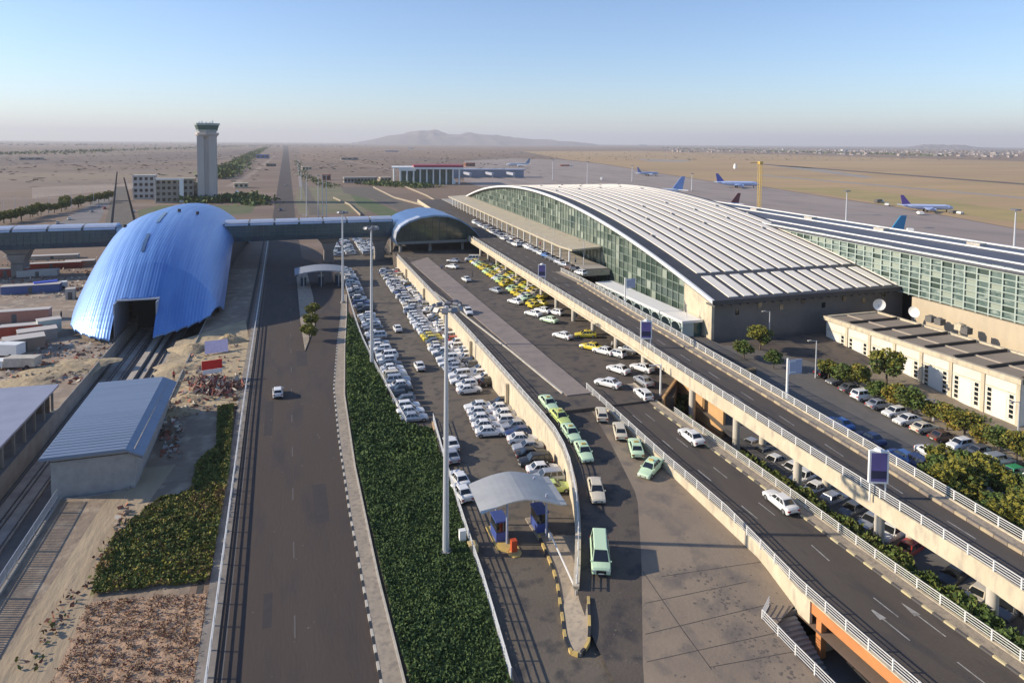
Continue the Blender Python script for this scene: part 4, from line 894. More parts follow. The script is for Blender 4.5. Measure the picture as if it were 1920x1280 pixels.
def tree_proto(name, label, h, R, mats, seed, nleaf=2600, size=.3, trunk_h=None, squash=.75, nlimb=6):
    g_ = np.random.default_rng(seed); rd = random.Random(seed)
    t = thing(name, label, 'tree', (0, 0, 0)); t['proto'] = 1; th = trunk_h or h*.35
    mb = MB(); mb.tube((0, 0, 0), (.08, .05, th), .16, .11, 7); tips = []
    for k in range(nlimb):
        a = 2*math.pi*k/nlimb+rd.uniform(-.4, .4); rr_ = R*rd.uniform(.45, .75); z = h*rd.uniform(.55, .85); e = (rr_*math.cos(a), rr_*math.sin(a), z)
        mb.tube((.08, .05, th*rd.uniform(.7, 1)), e, .08, .03, 5); tips.append(e)
    tips.append((0, 0, h*.85)); reg(t, mb.build('trunk', BARK, t, local=True))
    C_ = [np.array(e) for e in tips]
    for _ in range(10):
        v = g_.normal(size=3); v /= np.linalg.norm(v); C_.append(np.array([0, 0, h*.62])+v*np.array([R*.8, R*.8, h*.3])*g_.uniform(.5, 1))
    pts = []; mi = []
    for i, c_ in enumerate(C_):
        n_ = nleaf//len(C_); rr_ = R*g_.uniform(.28, .5); d_ = g_.normal(size=(n_, 3)); d_ /= np.linalg.norm(d_, axis=1)[:, None]
        p_ = c_+d_*rr_*np.array([1, 1, squash])*g_.uniform(.35, 1.08, (n_, 1))**.6; pts.append(p_)
        w = g_.integers(0, 3); mi.append(np.clip(w+g_.integers(-1, 2, n_), 0, len(mats)-1))
    pts = np.vstack(pts); mi = np.concatenate(mi); k_ = pts[:, 2] > .5; reg(t, leaves('crown', pts[k_], size, mats, parent=t, mi=mi[k_], seed=seed)); return t
TP = [tree_proto('olive_tree', 'x', 4.6, 2.3, [LY[0], LG[1], LG[2]], 41), tree_proto('olive_tree', 'x', 4.0, 2.2, LY, 42), tree_proto('olive_tree', 'x', 4.8, 2.3, [LG[1], LY[0], LY[1]], 43, nleaf=2100)]
def place_tree(k, x, y, z, s_, rz, label, group): return dup(TP[k], (x, y, z), rz, label, group, (s_, s_, s_*random.uniform(.85, 1.1)))
tr = [(1548, 700, 2), (1578, 712, 0), (1605, 722, 1), (1640, 740, 0), (1672, 752, 1), (1705, 768, 0), (1738, 780, 1), (1770, 795, 1), (1802, 808, 1), (1835, 826, 1), (1868, 838, 0), (1900, 852, 1), (1935, 872, 1)]
for i, (u, v, k) in enumerate(tr):
    p = PZ(u, v+12, zg, .12); shade = ('green and olive', 'yellowing', 'deep green')[(0 if k == 0 else 1 if k == 1 else 2)]
    place_tree(k, p.x+.6, p.y, p.z, .8+.12*((i*7) % 3), i*1.3, f'{shade} tree, {ordw(i+1)} from the far end of the service road tree row', 'trees beside the service road')
lab = ['round green tree against the white panel of the low cream building', 'bright green tree standing in the shadow of the terminal side wall', 'second small tree behind the noticeboard by the terminal side wall', 'dark bush beside the light pole in the terminal shadow']
for (u, v, k, s_), l in zip(((1662, 722, 2, 1.25), (1425, 655, 2, 1.1), (1395, 672, 0, .8), (1450, 690, 0, .7)), lab): p = PZ(u, v, zg, .1); place_tree(k, p.x, p.y, p.z, s_, u, l, 'trees near the terminal wall')
i = 0
for (u, v) in ((1768, 905), (1800, 915), (1835, 930), (1868, 945), (1905, 955), (1790, 955), (1825, 975), (1862, 995), (1900, 1015), (1930, 985), (1755, 930), (1940, 1030)):
    p = PZ(u, v, zg, 0); place_tree((2, 0, 2)[i % 3], p.x, p.y, p.z, .95+.1*(i % 3), i*2.1, f'dark green tree, {ordw(i+1)} in the dense clump right of the elevated road', 'dense clump right of the elevated road'); i += 1
i = 0
for (u, v) in ((580, 640), (583, 618), (586, 596)):
    p = P(u, v); place_tree(2, p.x, p.y, .15, .8, i, f'small dark tree on the road wedge, {ordw(i+1)} from its tip', 'trees on the road wedge'); i += 1
hy = np.arange(18, 88, 1.0)
hp = [(at_y(RR, y)+.5, y) for y in (16, 30, 45, 60, 75, 88)]+[(at_y(RR, y)+3.0, y) for y in (88, 75, 60, 45, 30, 16)]
shrubbery('hedge', hp, 90, .36, 2.1, [LG[1], LG[2], LY[0]], 'rough green hedge growing between the ramp road and the cars under the viaduct', 'hedge', 61, clump=1.3, z0=1.1, kind='stuff')
hp2 = [(76.5+2, 96), (82, 96), (90.8, 94), (90.8, 99), (84, 112), (78, 112)]
shrubbery('bush_bed', [(92, 62), (92.6, 95), (96, 95), (96, 62)], 40, .36, 1.0, [LY[0], LY[1], LG[1]], 'low yellow-green bushes under the row of trees by the service road', 'bushes', 62, kind='stuff')
shrubbery('bush_bed', [(bx0-6, by0), (bx0-6, by1), (bx0-2, by1), (bx0-2, by0)], 6, .4, .7, [LG[1], LY[0], LG[0]], 'scattered low bushes in the sandy bed in front of the low cream building', 'bushes', 63, clump=2.5, gap=.55, z0=1.0, kind='stuff')
shrubbery('dry_scrub', [(P(u, v).x, P(u, v).y) for u, v in ((240, 960), (130, 1100), (20, 1250), (60, 1270), (170, 1100), (262, 968))], 5, .3, .4, [DRY[0], LY[0]], 'patchy dry reddish scrub along the trench fence', 'scrub', 64, clump=1.8, gap=.5)
shrubbery('road_edge_scrub', [(55.5, 88), (60.4, 93), (60.4, 96), (55, 90)], 60, .35, 3.0, [LG[0], LG[1]], 'dark climbing shrubs in the corner below the forecourt edge', 'shrubs', 65)
print('SECTION plants ok')

# ------------------------------------------------------------------ vehicles
PAINTS = {'white': (.72, .71, .69), 'silver': (.42, .43, .45), 'grey': (.17, .175, .185), 'black': (.018, .018, .02), 'dark blue': (.03, .05, .14), 'blue': (.08, .18, .42), 'red': (.40, .03, .02), 'yellow': (.70, .55, .05), 'pale green': (.55, .72, .48), 'lime': (.58, .68, .22), 'green': (.04, .28, .10), 'cream': (.62, .55, .42), 'brown': (.12, .07, .05)}
PM = {k: mat('car_paint_'+k.replace(' ', '_'), v, .28, .0 if k not in ('silver', 'grey') else .4, spec=.6) for k, v in PAINTS.items()}
CGL = mat('car_glass', (.015, .018, .022), .06, 0, spec=.9); LAMP = mat('headlight_lens', (.6, .6, .58), .2); TAIL = mat('tail_light_red', (.35, .01, .01), .3); DARK = mat('underbody', (.012, .012, .012), .9); HUB = mat('hub_grey', (.3, .3, .31), .4, .6); PLATE = mat('number_plate', (.6, .6, .55), .5)
KINDS = {  # stations y, halfwidth, zbottom, ztop ; greenhouse (front base y, rear base y, front top y, rear top y, roof z)
 'saloon car': ([(2.2, .66, .34, .60), (2.08, .80, .24, .72), (1.3, .85, .2, .84), (.85, .86, .2, .92), (-1.35, .86, .2, .96), (-2.0, .83, .24, .95), (-2.18, .72, .36, .82)], (1.0, -1.6, .30, -1.0, 1.42)),
 'hatchback': ([(1.9, .66, .34, .62), (1.8, .78, .24, .76), (1.15, .82, .2, .88), (.8, .83, .2, .95), (-1.5, .83, .2, 1.0), (-1.78, .80, .26, .98), (-1.88, .72, .36, .90)], (.95, -1.75, .30, -1.45, 1.46)),
 'suv': ([(2.2, .72, .40, .78), (2.1, .86, .3, .94), (1.3, .90, .26, 1.06), (.9, .91, .26, 1.12), (-1.9, .91, .26, 1.14), (-2.12, .88, .3, 1.12), (-2.22, .80, .4, 1.0)], (1.05, -2.1, .5, -1.8, 1.72)),
 'minibus': ([(2.35, .78, .40, .85), (2.25, .92, .3, 1.02), (1.9, .95, .26, 1.15), (1.6, .95, .26, 1.2), (-2.2, .95, .26, 1.2), (-2.35, .94, .3, 1.18), (-2.42, .9, .4, 1.1)], (1.75, -2.38, .95, -2.25, 2.1)),
}
def car_meshes(kind):
    st, (fb, rb, ft, rt, zr_) = KINDS[kind]; o = {}
    mb = MB(); rings = []
    for y, w, zb, zt_ in st:
        zm = zb+(zt_-zb)*.62
        rings.append([(-w*.96, y, zb), (-w, y, zm), (-w*.9, y, zt_-.02), (-w*.45, y, zt_+.03), (0, y, zt_+.045), (w*.45, y, zt_+.03), (w*.9, y, zt_-.02), (w, y, zm), (w*.96, y, zb)])
    n = len(rings[0])
    for a, b in zip(rings, rings[1:]): mb.add(a+b, [(i, n+i, n+i+1, i+1) for i in range(n-1)])
    mb.add(rings[0], [tuple(range(n))]); mb.add(rings[-1], [tuple(range(n-1, -1, -1))]); mb.add(rings[0]+rings[-1], [(0, n-1, 2*n-1, n)], 1)
    wmid = max(w for _, w, _, _ in st); wb = wmid*.90; wt = wmid*.70
    def zbelt(y):
        return np.interp(-y, [-s_[0] for s_ in st], [s_[3] for s_ in st])-.03
    zf, zr2 = zbelt(fb), zbelt(rb)
    B_ = [(-wb, fb, zf), (wb, fb, zf), (wb, rb, zr2), (-wb, rb, zr2)]; T_ = [(-wt, ft, zr_-.05), (wt, ft, zr_-.05), (wt, rt, zr_-.03), (-wt, rt, zr_-.03)]
    T2 = [(x*.86, y+(-.12 if y > 0 else .12), zr_) for x, y, _ in T_]
    mb.add(B_+T_, [(0, 1, 5, 4), (1, 2, 6, 5), (2, 3, 7, 6), (3, 0, 4, 7)]); mb.add(T_+T2, [(0, 1, 5, 4), (1, 2, 6, 5), (2, 3, 7, 6), (3, 0, 4, 7), (4, 5, 6, 7)])
    mb.box(-st[0][1]*.62, st[0][1]*.62, st[0][0]-.01, st[0][0]+.012, st[0][2]+.04, st[0][3]-.06, 1); mb.box(-st[-1][1]*.8, st[-1][1]*.8, st[-1][0]-.015, st[-1][0]+.01, st[-1][2]+.0, st[-1][2]+.1, 1)
    for sx in (-1, 1): mb.box(sx*wmid*.985-.02, sx*wmid*.985+.02, st[-2][0]+.9, st[1][0]-.95, .18, .30, 1)
    for sx in (-1, 1): mb.box(sx*(wmid+.02)-.07, sx*(wmid+.02)+.07, fb-.25, fb-.1, zf+.02, zf+.14)
    o['body'] = (mb, 'paint')
    B_ = [Vector(v) for v in B_]; T_ = [Vector(v) for v in T_]
    def pane(a, b, c, d, i0, i1, j0, j1, off):
        f = lambda u, v: (a*(1-u)+b*u)*(1-v)+(d*(1-u)+c*u)*v
        nn = (b-a).cross(d-a).normalized()*off; m_ = MB(); m_.quad(*[f(u, v)+nn for u, v in ((i0, j0), (i1, j0), (i1, j1), (i0, j1))]); return m_
    o['windscreen'] = pane(B_[1], B_[0], T_[0], T_[1], .05, .95, .10, .95, .012)
    o['rear_window'] = pane(B_[3], B_[2], T_[2], T_[3], .08, .92, .15, .92, .012)
    sp = [(.06, .36), (.40, .66), (.70, .93)] if kind in ('saloon car', 'suv', 'minibus') else [(.06, .46), (.50, .90)]
    for key, q in (('r', (B_[2], B_[1], T_[1], T_[2])), ('l', (B_[0], B_[3], T_[3], T_[0]))):
        m_ = MB()
        for i0, i1 in sp:
            t_ = pane(*q, i0, i1, .14, .92, .012); m_.add(t_.v, [(0, 1, 2, 3)])
        o['side_'+key] = m_
    whl = MB(); whl.tube((-.11, 0, 0), (.11, 0, 0), .32, .32, 14, 0); whl.tube((.111, 0, 0), (.118, 0, 0), .19, .17, 10, 1); whl.tube((-.118, 0, 0), (-.111, 0, 0), .17, .19, 10, 1); o['wheel'] = whl
    y0, w0, zb0, zt0 = st[0]; y1, w1, zb1, zt1 = st[1]
    for key, sx in (('hl', -1), ('hr', 1)):
        m_ = MB(); m_.box(min(sx*w0*.55, sx*w0*1.1), max(sx*w0*.55, sx*w0*1.1), y1-.06, y0+.01, zt0-.16, zt0-.02); o[key] = m_
    yb, wb2, _, ztb = st[-1]
    for key, sx in (('tl', -1), ('tr', 1)):
        m_ = MB(); m_.box(min(sx*wb2*.62, sx*wb2*1.08), max(sx*wb2*.62, sx*wb2*1.08), yb-.012, yb+.1, ztb-.24, ztb-.06); o[key] = m_
    m_ = MB(); m_.box(-.26, .26, yb-.02, yb+.02, .48, .60); m_.box(-.26, .26, y0-.02, y0+.02, .40, .52); o['plate'] = m_
    return o
CM = {}; MESH = {}
def mesh_of(mb, name, mats):
    me = bpy.data.meshes.new(name); me.from_pydata([tuple(v) for v in mb.v], [], mb.f)
    for m in mats: me.materials.append(m)
    me.polygons.foreach_set('material_index', mb.m); me.update(); return me
def sub_smooth(me):
    return me
def car(kind, colour, x, y, z, rz, label, group, lod=2, name='parked_car', cat='car', pitch=0., sign=False):
    if kind not in CM: CM[kind] = car_meshes(kind)
    cm = CM[kind]; st = KINDS[kind][0]
    def me(key, mats, mb=None):
        k = (kind, key, colour if key in ('body', 'low') else '')
        if k not in MESH: MESH[k] = mesh_of(mb or (cm[key][0] if key == 'body' else cm[key]), key, mats)
        return MESH[k]
    wx = max(w for _, w, _, _ in st)-.10; wy = (st[0][0]-.75, st[-1][0]+.72)
    if lod == 0:
        if (kind, 'low', colour) not in MESH:
            m_ = MB(); b = cm['body'][0]; m_.v = list(b.v); m_.f = list(b.f); m_.m = list(b.m)
            for kk in ('windscreen', 'rear_window', 'side_l', 'side_r'): m_.add(cm[kk].v, cm[kk].f, 2)
            for sx in (-wx, wx):
                for y_ in wy: m_.tube((sx-.11, y_, .32), (sx+.11, y_, .32), .32, .32, 8, 1)
            MESH[(kind, 'low', colour)] = mesh_of(m_, 'car', [PM[colour], DARK, CGL])
        o = bpy.data.objects.new(name, MESH[(kind, 'low', colour)]); COL.objects.link(o); o.location = (x, y, z); o.rotation_euler = (pitch, 0, rz)
        return tag(o, label, cat, group)
    r = thing(name, label, cat, (x, y, z), rz, group); r.rotation_euler = (pitch, 0, rz)
    def part(nm, mesh, loc=(0, 0, 0)):
        o = bpy.data.objects.new(nm, mesh); COL.objects.link(o); o.parent = r; o.location = loc; return o
    part('body', me('body', [PM[colour], DARK])); part('windscreen', me('windscreen', [CGL])); part('rear_window', me('rear_window', [CGL]))
    part('side_window', me('side_l', [CGL])); part('side_window', me('side_r', [CGL]))
    wm = me('wheel', [TYRE, HUB])
    for sx in (-wx, wx):
        for y_ in wy: part('wheel', wm, (sx, y_, .32))
    if lod >= 2:
        part('headlight', me('hl', [LAMP])); part('headlight', me('hr', [LAMP])); part('tail_light', me('tl', [TAIL])); part('tail_light', me('tr', [TAIL])); part('number_plate', me('plate', [PLATE]))
    if sign:
        if 'sgn' not in MESH: m_ = MB(); m_.box(-.3, .3, -.12, .12, 0, .16); MESH['sgn'] = mesh_of(m_, 'roof_sign', [YELL])
        part('roof_sign', MESH['sgn'], (0, -.2, KINDS[kind][1][4]))
    return r
rc = random.Random(3)
def pick(): 
    return rc.choices(['white', 'silver', 'grey', 'black', 'dark blue', 'red', 'cream', 'blue', 'brown'], [46, 24, 10, 8, 3, 1.5, 4, 1, 1])[0]
def pickk(): return rc.choices(['saloon car', 'hatchback', 'suv'], [55, 30, 15])[0]
def row(n, fx, y0, dy, rz, where, group, lod=1, skip=.04, zf=None, force=None, jit=.15, name='parked_car'):
    k = 0
    for i in range(n):
        y = y0+dy*i
        if rc.random() < skip: continue
        k += 1; c, kd = pick(), pickk()
        if force and i in force: c, kd = force[i]
        flip = 0 if rc.random() < .5 else math.pi
        x = fx(y)+rc.uniform(-.25, .25)
        lo = lod(y) if callable(lod) else lod
        if FARB is not None:
            o_ = Matrix.Rotation(rz+flip, 3, 'Z')
            if kd not in CM: CM[kd] = car_meshes(kd)
            b_ = CM[kd]['body'][0]; ci = FCOL.index(c) if c in FCOL else 0
            FARB.add([o_ @ Vector(v_)+Vector((x, y, .012)) for v_ in b_.v], b_.f, ci)
            for kk in ('windscreen', 'rear_window', 'side_l', 'side_r'): FARB.add([o_ @ Vector(v_)+Vector((x, y, .012)) for v_ in CM[kd][kk].v], CM[kd][kk].f, len(FCOL))
            continue
        car(kd, c, x, y+rc.uniform(-jit, jit), (zf(y) if zf else .012), rz+flip+rc.uniform(-.04, .04), f'{c} {kd}, {ordw(k)} from the near end of {where}', group, lo, name, 'taxi' if name == 'taxi' else 'car')
FARB = None; FCOL = ['white', 'silver', 'grey', 'black', 'dark blue', 'red', 'cream']
H = math.pi/2
LD = lambda y: 2 if y < 115 else (1 if y < 175 else 0)
row(54, lambda y: 18.0+.0*y, 103, 2.42, H, 'the row along the shrub strip', 'cars in the row beside the shrub strip', LD)
row(48, lambda y: 29.3 if y < 170 else 29.9, 112, 2.45, H, 'the double row, left half', 'cars in the left half of the double row', LD, force={13: ('yellow', 'saloon car'), 14: ('yellow', 'saloon car'), 15: ('white', 'saloon car')})
row(46, lambda y: 33.7 if y < 170 else 34.5, 114.5, 2.45, H, 'the double row, right half', 'cars in the right half of the double row', LD)
row(13, lambda y: np.interp(y, [76, 90, 105], [30.6, 31.6, 32.6]), 76.5, 2.35, H-.12, 'the short curved-wall row', 'cars in the short row under the curved wall', 2, skip=0, force={11: ('white', 'saloon car'), 10: ('white', 'saloon car'), 9: ('white', 'hatchback'), 8: ('silver', 'saloon car'), 7: ('dark blue', 'saloon car'), 6: ('white', 'saloon car'), 5: ('silver', 'saloon car'), 4: ('black', 'saloon car'), 3: ('black', 'suv'), 2: ('white', 'saloon car'), 1: ('silver', 'suv'), 0: ('lime', 'saloon car')})
row(5, lambda y: 28.0 if y < 101 else 28.6, 94.5, 2.5, H-.12, 'the stub row by the curved wall', 'cars in the stub row by the curved wall', 2, skip=0, force={i: ('white', 'saloon car') for i in range(5)})
FARB = MB()
row(20, lambda y: 17.5, 262, 2.5, H, 'the left row beyond the footbridge', 'cars beyond the footbridge', 0)
row(18, lambda y: 28.5, 262, 2.5, H, 'the middle row beyond the footbridge', 'cars beyond the footbridge', 0)
row(14, lambda y: 33.2, 262, 2.5, H, 'the right row beyond the footbridge', 'cars beyond the footbridge', 0)
row(16, lambda y: 22.5, 264, 2.5, H, 'x', 'x', 0)
tag(FARB.build('parked_cars', [PM[c_] for c_ in FCOL]+[CGL]), 'many small parked cars in rows on the lot beyond the footbridge', 'cars', kind='stuff'); FARB = None
row(20, lambda y: 62.2, 30, 2.6, H+.25, 'the row under the elevated road', 'cars under the elevated road', 1, skip=.08, force={9: ('red', 'saloon car'), 13: ('silver', 'hatchback')})
row(18, lambda y: 67.6, 32, 2.9, H-.2, 'the second row under the elevated road', 'cars under the elevated road', 0, skip=.2)
row(10, lambda y: 88.7, 69, 2.75, H+.0, 'the row by the yellow-green trees', 'cars beside the service road trees', 2, skip=0, zf=lambda y: zg(y)+.01, force={0: ('white', 'hatchback'), 1: ('brown', 'saloon car'), 3: ('white', 'saloon car'), 4: ('white', 'hatchback'), 6: ('white', 'suv'), 8: ('grey', 'saloon car')})
row(4, lambda y: 89, 58.5, 2.7, H, 'the cars behind the dark tree clump', 'cars beside the service road trees', 1, skip=0, zf=lambda y: zg(y)+.01, force={1: ('green', 'hatchback'), 0: ('white', 'suv')})
row(26, lambda y: TX(y)-10.5-.02*(y-160), 160, 3.9, .0+.25, 'the line under the beige canopy', 'cars at the departures kerb', 1, skip=.05, zf=lambda y: 9.22, jit=.4)
row(14, lambda y: TX(y)-13.9, 205, 5.2, .1, 'the second line on the departures deck', 'cars at the departures kerb', 0, skip=.15, zf=lambda y: 9.22, jit=.8)
# taxis waiting in ranks
row(26, lambda y: 55.2+.03*(y-140), 150, 2.45, H+.5, 'the front taxi rank', 'yellow and green taxis in the front rank', lambda y: 1 if y < 180 else 0, skip=.12, zf=lambda y: 4.212, name='taxi', force={i: (['yellow', 'pale green', 'yellow', 'white', 'lime'][(i*7) % 5], 'saloon car') for i in range(26)})
row(20, lambda y: 59.6+.03*(y-140), 158, 2.45, H+.5, 'the rear taxi rank', 'yellow and green taxis in the rear rank', 0, skip=.15, zf=lambda y: 4.212, name='taxi', force={i: (['yellow', 'lime', 'white', 'yellow', 'cream', 'grey'][(i*5) % 6], 'saloon car') for i in range(20)})
def heading(dx, dy): return math.atan2(-dx, dy)
def on(u, v, zf, dzz=.01): p = PZ(u, v, zf, dzz); return p
F0 = lambda y: 0.0
sing = [
 ((521, 741), F0, .02, 'white', 'hatchback', 'white car alone on the main road', 'car', 0, 2),
 ((745, 620), F0, 0, 'white', 'saloon car', 'white saloon driving in the car park lane, farther of two', 'car', 0, 1),
 ((786, 691), F0, 0, 'white', 'saloon car', 'white saloon driving in the car park lane, nearer of two', 'car', 0, 2),
 ((878, 588), zt, -.1, 'white', 'saloon car', 'white saloon on the slope road behind the tall lamp mast head', 'car', math.pi, 1),
 ((848, 573), zt, 1.0, 'brown', 'saloon car', 'dark car turning across the slope road behind the lamp mast head', 'car', 0, 1),
 ((1028, 762), zt, .14, 'pale green', 'saloon car', 'pale green taxi first in the queue curving down beside the cream wall', 'taxi', math.pi, 2),
 ((1050, 788), zt, .1, 'lime', 'saloon car', 'bright lime taxi second in the queue down the slope', 'taxi', math.pi, 2),
 ((1070, 818), zt, .1, 'pale green', 'saloon car', 'pale taxi with a yellow roof sign third in the queue down the slope', 'taxi', math.pi, 2),
 ((1094, 853), zt, .08, 'pale green', 'saloon car', 'pale green taxi fourth in the queue down the slope', 'taxi', math.pi, 2),
 ((1118, 926), zt, -.02, 'cream', 'saloon car', 'cream saloon with a sunroof driving down the slope beside the wall', 'car', math.pi, 2),
 ((1125, 1052), zt, -.0, 'pale green', 'minibus', 'pale green van at the foot of the slope', 'van', math.pi, 2),
 ((1128, 783), zt, .0, 'cream', 'hatchback', 'cream hatchback driving up the slope near the white ramp railing', 'car', 0, 2),
 ((1162, 814), zt, .0, 'cream', 'saloon car', 'yellowish cream car driving up behind the light green taxi', 'car', 0, 2),
 ((1192, 846), zt, .02, 'pale green', 'saloon car', 'light green taxi driving up the slope by the ramp railing', 'taxi', 0, 2),
 ((1220, 884), zt, -.95, 'pale green', 'saloon car', 'pale green taxi turning side-on beside the ramp railing', 'taxi', math.pi, 2),
 ((1296, 825), zr, .0, 'white', 'saloon car', 'white car farther along the ramp road', 'car', 0, 2),
 ((1463, 948), zr, .0, 'white', 'saloon car', 'white saloon close to the camera on the ramp road', 'car', 0, 2),
 ((1206, 745), zt, .0, 'white', 'hatchback', 'white hatchback at the top of the ramp road', 'car', 0, 2),
 ((1207, 720), zt, .0, 'silver', 'saloon car', 'silver saloon just behind the white hatchback at the ramp top', 'car', 0, 2),
 ((1140, 724), zt, .6, 'white', 'saloon car', 'white saloon crossing the end of the forecourt island', 'car', 0, 2),
 ((1160, 698), zt, .4, 'white', 'saloon car', 'white saloon angled in the middle of the forecourt', 'car', 0, 2),
 ((1204, 695), zt, .4, 'white', 'saloon car', 'white saloon beside the viaduct columns at the forecourt end', 'car', 0, 2),
 ((1055, 634), zt, .5, 'white', 'saloon car', 'white saloon left of the bright yellow taxi', 'car', 0, 2),
 ((1098, 632), zt, 1.2, 'yellow', 'saloon car', 'bright yellow taxi standing side-on in the forecourt', 'taxi', 0, 2),
 ((1108, 655), zt, .6, 'yellow', 'saloon car', 'yellow taxi just behind the white saloons near the columns', 'taxi', 0, 2),
 ((1132, 663), zt, .5, 'white', 'saloon car', 'white saloon left of the dark cars near the columns', 'car', 0, 2),
 ((1156, 668), zt, .5, 'white', 'hatchback', 'white hatchback second in the cluster near the columns', 'car', 0, 2),
 ((1178, 660), zt, .5, 'grey', 'saloon car', 'grey saloon deepest in the cluster near the columns', 'car', 0, 1),
 ((1000, 592), zt, .5, 'white', 'saloon car', 'white saloon at the near end of the taxi ranks', 'car', 0, 1),
 ((1030, 604), zt, .5, 'pale green', 'saloon car', 'pale green taxi nearest the camera by the taxi ranks', 'taxi', 0, 1),
 ((1018, 586), zt, .5, 'white', 'saloon car', 'white saloon tucked between the taxi rank and the pale green taxi', 'car', 0, 1),
 ((1043, 590), zt, .5, 'white', 'hatchback', 'white hatchback by the columns at the near end of the ranks', 'car', 0, 1),
 ((1012, 572), zt, .5, 'yellow', 'saloon car', 'yellow taxi beside the columns at the near end of the ranks', 'taxi', 0, 1),
 ((966, 569), zt, .4, 'white', 'saloon car', 'white saloon standing off the near end of the front taxi rank', 'car', 0, 1),
 ((930, 548), zt, .3, 'silver', 'saloon car', 'silver saloon passing the front taxi rank', 'car', 0, 1),
 ((874, 527), zt, .1, 'white', 'saloon car', 'white car driving past the middle of the taxi ranks', 'car', 0, 1),
 ((848, 503), zt, .6, 'white', 'saloon car', 'white car nearer the pavilion on the forecourt', 'car', 0, 0),
 ((850, 492), zt, .8, 'silver', 'saloon car', 'silver car just in front of the pavilion', 'car', 0, 0),
 ((885, 490), zt, 1.3, 'white', 'minibus', 'white van at the far end of the taxi ranks', 'van', 0, 0),
 ((1745, 858), zg, -.1, 'white', 'saloon car', 'white saloon driving on the service road in the sun', 'car', math.pi, 2),
 ((1575, 800), zg, 0, 'blue', 'saloon car', 'shaded blue saloon on the service road, farthest of the shaded cars', 'car', 0, 1),
 ((1632, 828), zg, 0, 'dark blue', 'saloon car', 'shaded dark blue saloon, second of the shaded cars on the service road', 'car', 0, 1),
 ((1690, 862), zg, 0, 'blue', 'hatchback', 'shaded blue hatchback, third of the shaded cars on the service road', 'car', 0, 1),
 ((1715, 874), zg, 0, 'dark blue', 'suv', 'shaded dark blue car nearest the camera on the service road', 'car', 0, 1),
 ((861, 905), F0, .1, 'white', 'saloon car', 'white saloon parked along the fence beside the toll canopy, farther of two', 'car', 0, 2),
 ((866, 930), F0, .1, 'white', 'saloon car', 'white saloon parked along the fence beside the toll canopy, nearer of two', 'car', 0, 2),
 ((846, 860), F0, 0, 'silver', 'saloon car', 'silver saloon parked along the fence behind the tall mast', 'car', 0, 2),
 ((846, 838), F0, 0, 'white', 'saloon car', 'white saloon farther along the fence behind the tall mast', 'car', 0, 2),
 ((535, 348), F0, 0, 'silver', 'saloon car', 'tiny silver car far along the main road, farther of two', 'car', 0, 0),
 ((526, 395), F0, 0, 'dark blue', 'saloon car', 'dark car far along the main road beyond the footbridge', 'car', 0, 0),
]
def wl_head(y): return -math.atan((at_y(WL, y+3)-at_y(WL, y-3))/6)
for (u, v), zf, rz, c, kd, lab, cat, flip, lo in sing:
    p = on(u, v, zf); pit = 0
    if zf in (zt, zr) and p.y < 95:
        sl_ = (zf(p.y+1)-zf(p.y-1))/2; pit = math.atan(sl_)*(1 if flip == 0 else -1)
    if zf is zt and flip and p.y < 97 and rz > -.5: rz = wl_head(p.y)*.9
    if zf is zt and not flip and 1120 < u < 1200 and v > 775: rz = -.36
    nm = {'car': 'car', 'taxi': 'taxi', 'van': 'van'}[cat]
    car(kd, c, p.x, p.y, p.z, rz+flip, lab, None, lo, nm, cat, pit, sign=(cat == 'taxi' and lo == 2))
print('SECTION cars ok')

# ------------------------------------------------------------------ masts, lamps, signs
MASTM = mat('mast_grey', (.55, .56, .58), .45, .3)
def mast(x, y, z, h, r0_, label, group='tall floodlight masts', heads=10, arm=1.1, detail=True):
    r = thing('floodlight_mast', label, 'light mast', (x, y, z), group=group)
    mb = MB(); mb.tube((0, 0, 0), (0, 0, h), r0_, r0_*.42, 12); mb.build('pole', MASTM, r, local=True, smooth=False)
    mb = MB(); mb.tube((0, 0, 0), (0, 0, .5), r0_*1.9, r0_*1.7, 12); mb.build('base_plinth', CONC, r, local=True)
    mb = MB(); n = 12
    for i in range(n):
        a, b = 2*math.pi*i/n, 2*math.pi*(i+1)/n; mb.bar((arm*math.cos(a), arm*math.sin(a), h-.3), (arm*math.cos(b), arm*math.sin(b), h-.3), .12, .12)
    for i in range(4): a = math.pi/2*i; mb.bar((0, 0, h-.25), (arm*math.cos(a), arm*math.sin(a), h-.3), .1, .1)
    mb.build('lamp_ring', STEEL, r, local=True)
    if detail:
        fm = MB(); fm.box(-.32, .32, -.12, .14, -.25, .25); f0 = None
        for i in range(heads):
            a = 2*math.pi*i/heads
            if f0 is None: f0 = fm.build('floodlight', mat('lamp_housing', (.25, .25, .26), .5, .4), r, local=True); o = f0
            else: o = f0.copy(); COL.objects.link(o); o.parent = r
            o.location = ((arm+.2)*math.cos(a), (arm+.2)*math.sin(a), h-.2); o.rotation_euler = (.6, 0, a-H)
    else:
        mb = MB(); mb.tube((0, 0, h-.5), (0, 0, h), arm, arm*1.1, 10); mb.build('floodlight_cluster', mat('lamp_housing', (.25, .25, .26), .5, .4), r, local=True)
    return r
p = P(836, 1040); mast(p.x, p.y, 0, 26.3, .36, 'tallest-looking white floodlight mast in front, rising from the shrubs beside the toll canopy', arm=1.3)
p = P(697, 685); mast(p.x, p.y, 0, 26.8, .36, 'white floodlight mast in the middle of the green shrub strip')
p = P(643, 568); mast(p.x, p.y, 0, 24.5, .36, 'white floodlight mast by the far end of the shrub strip before the footbridge')
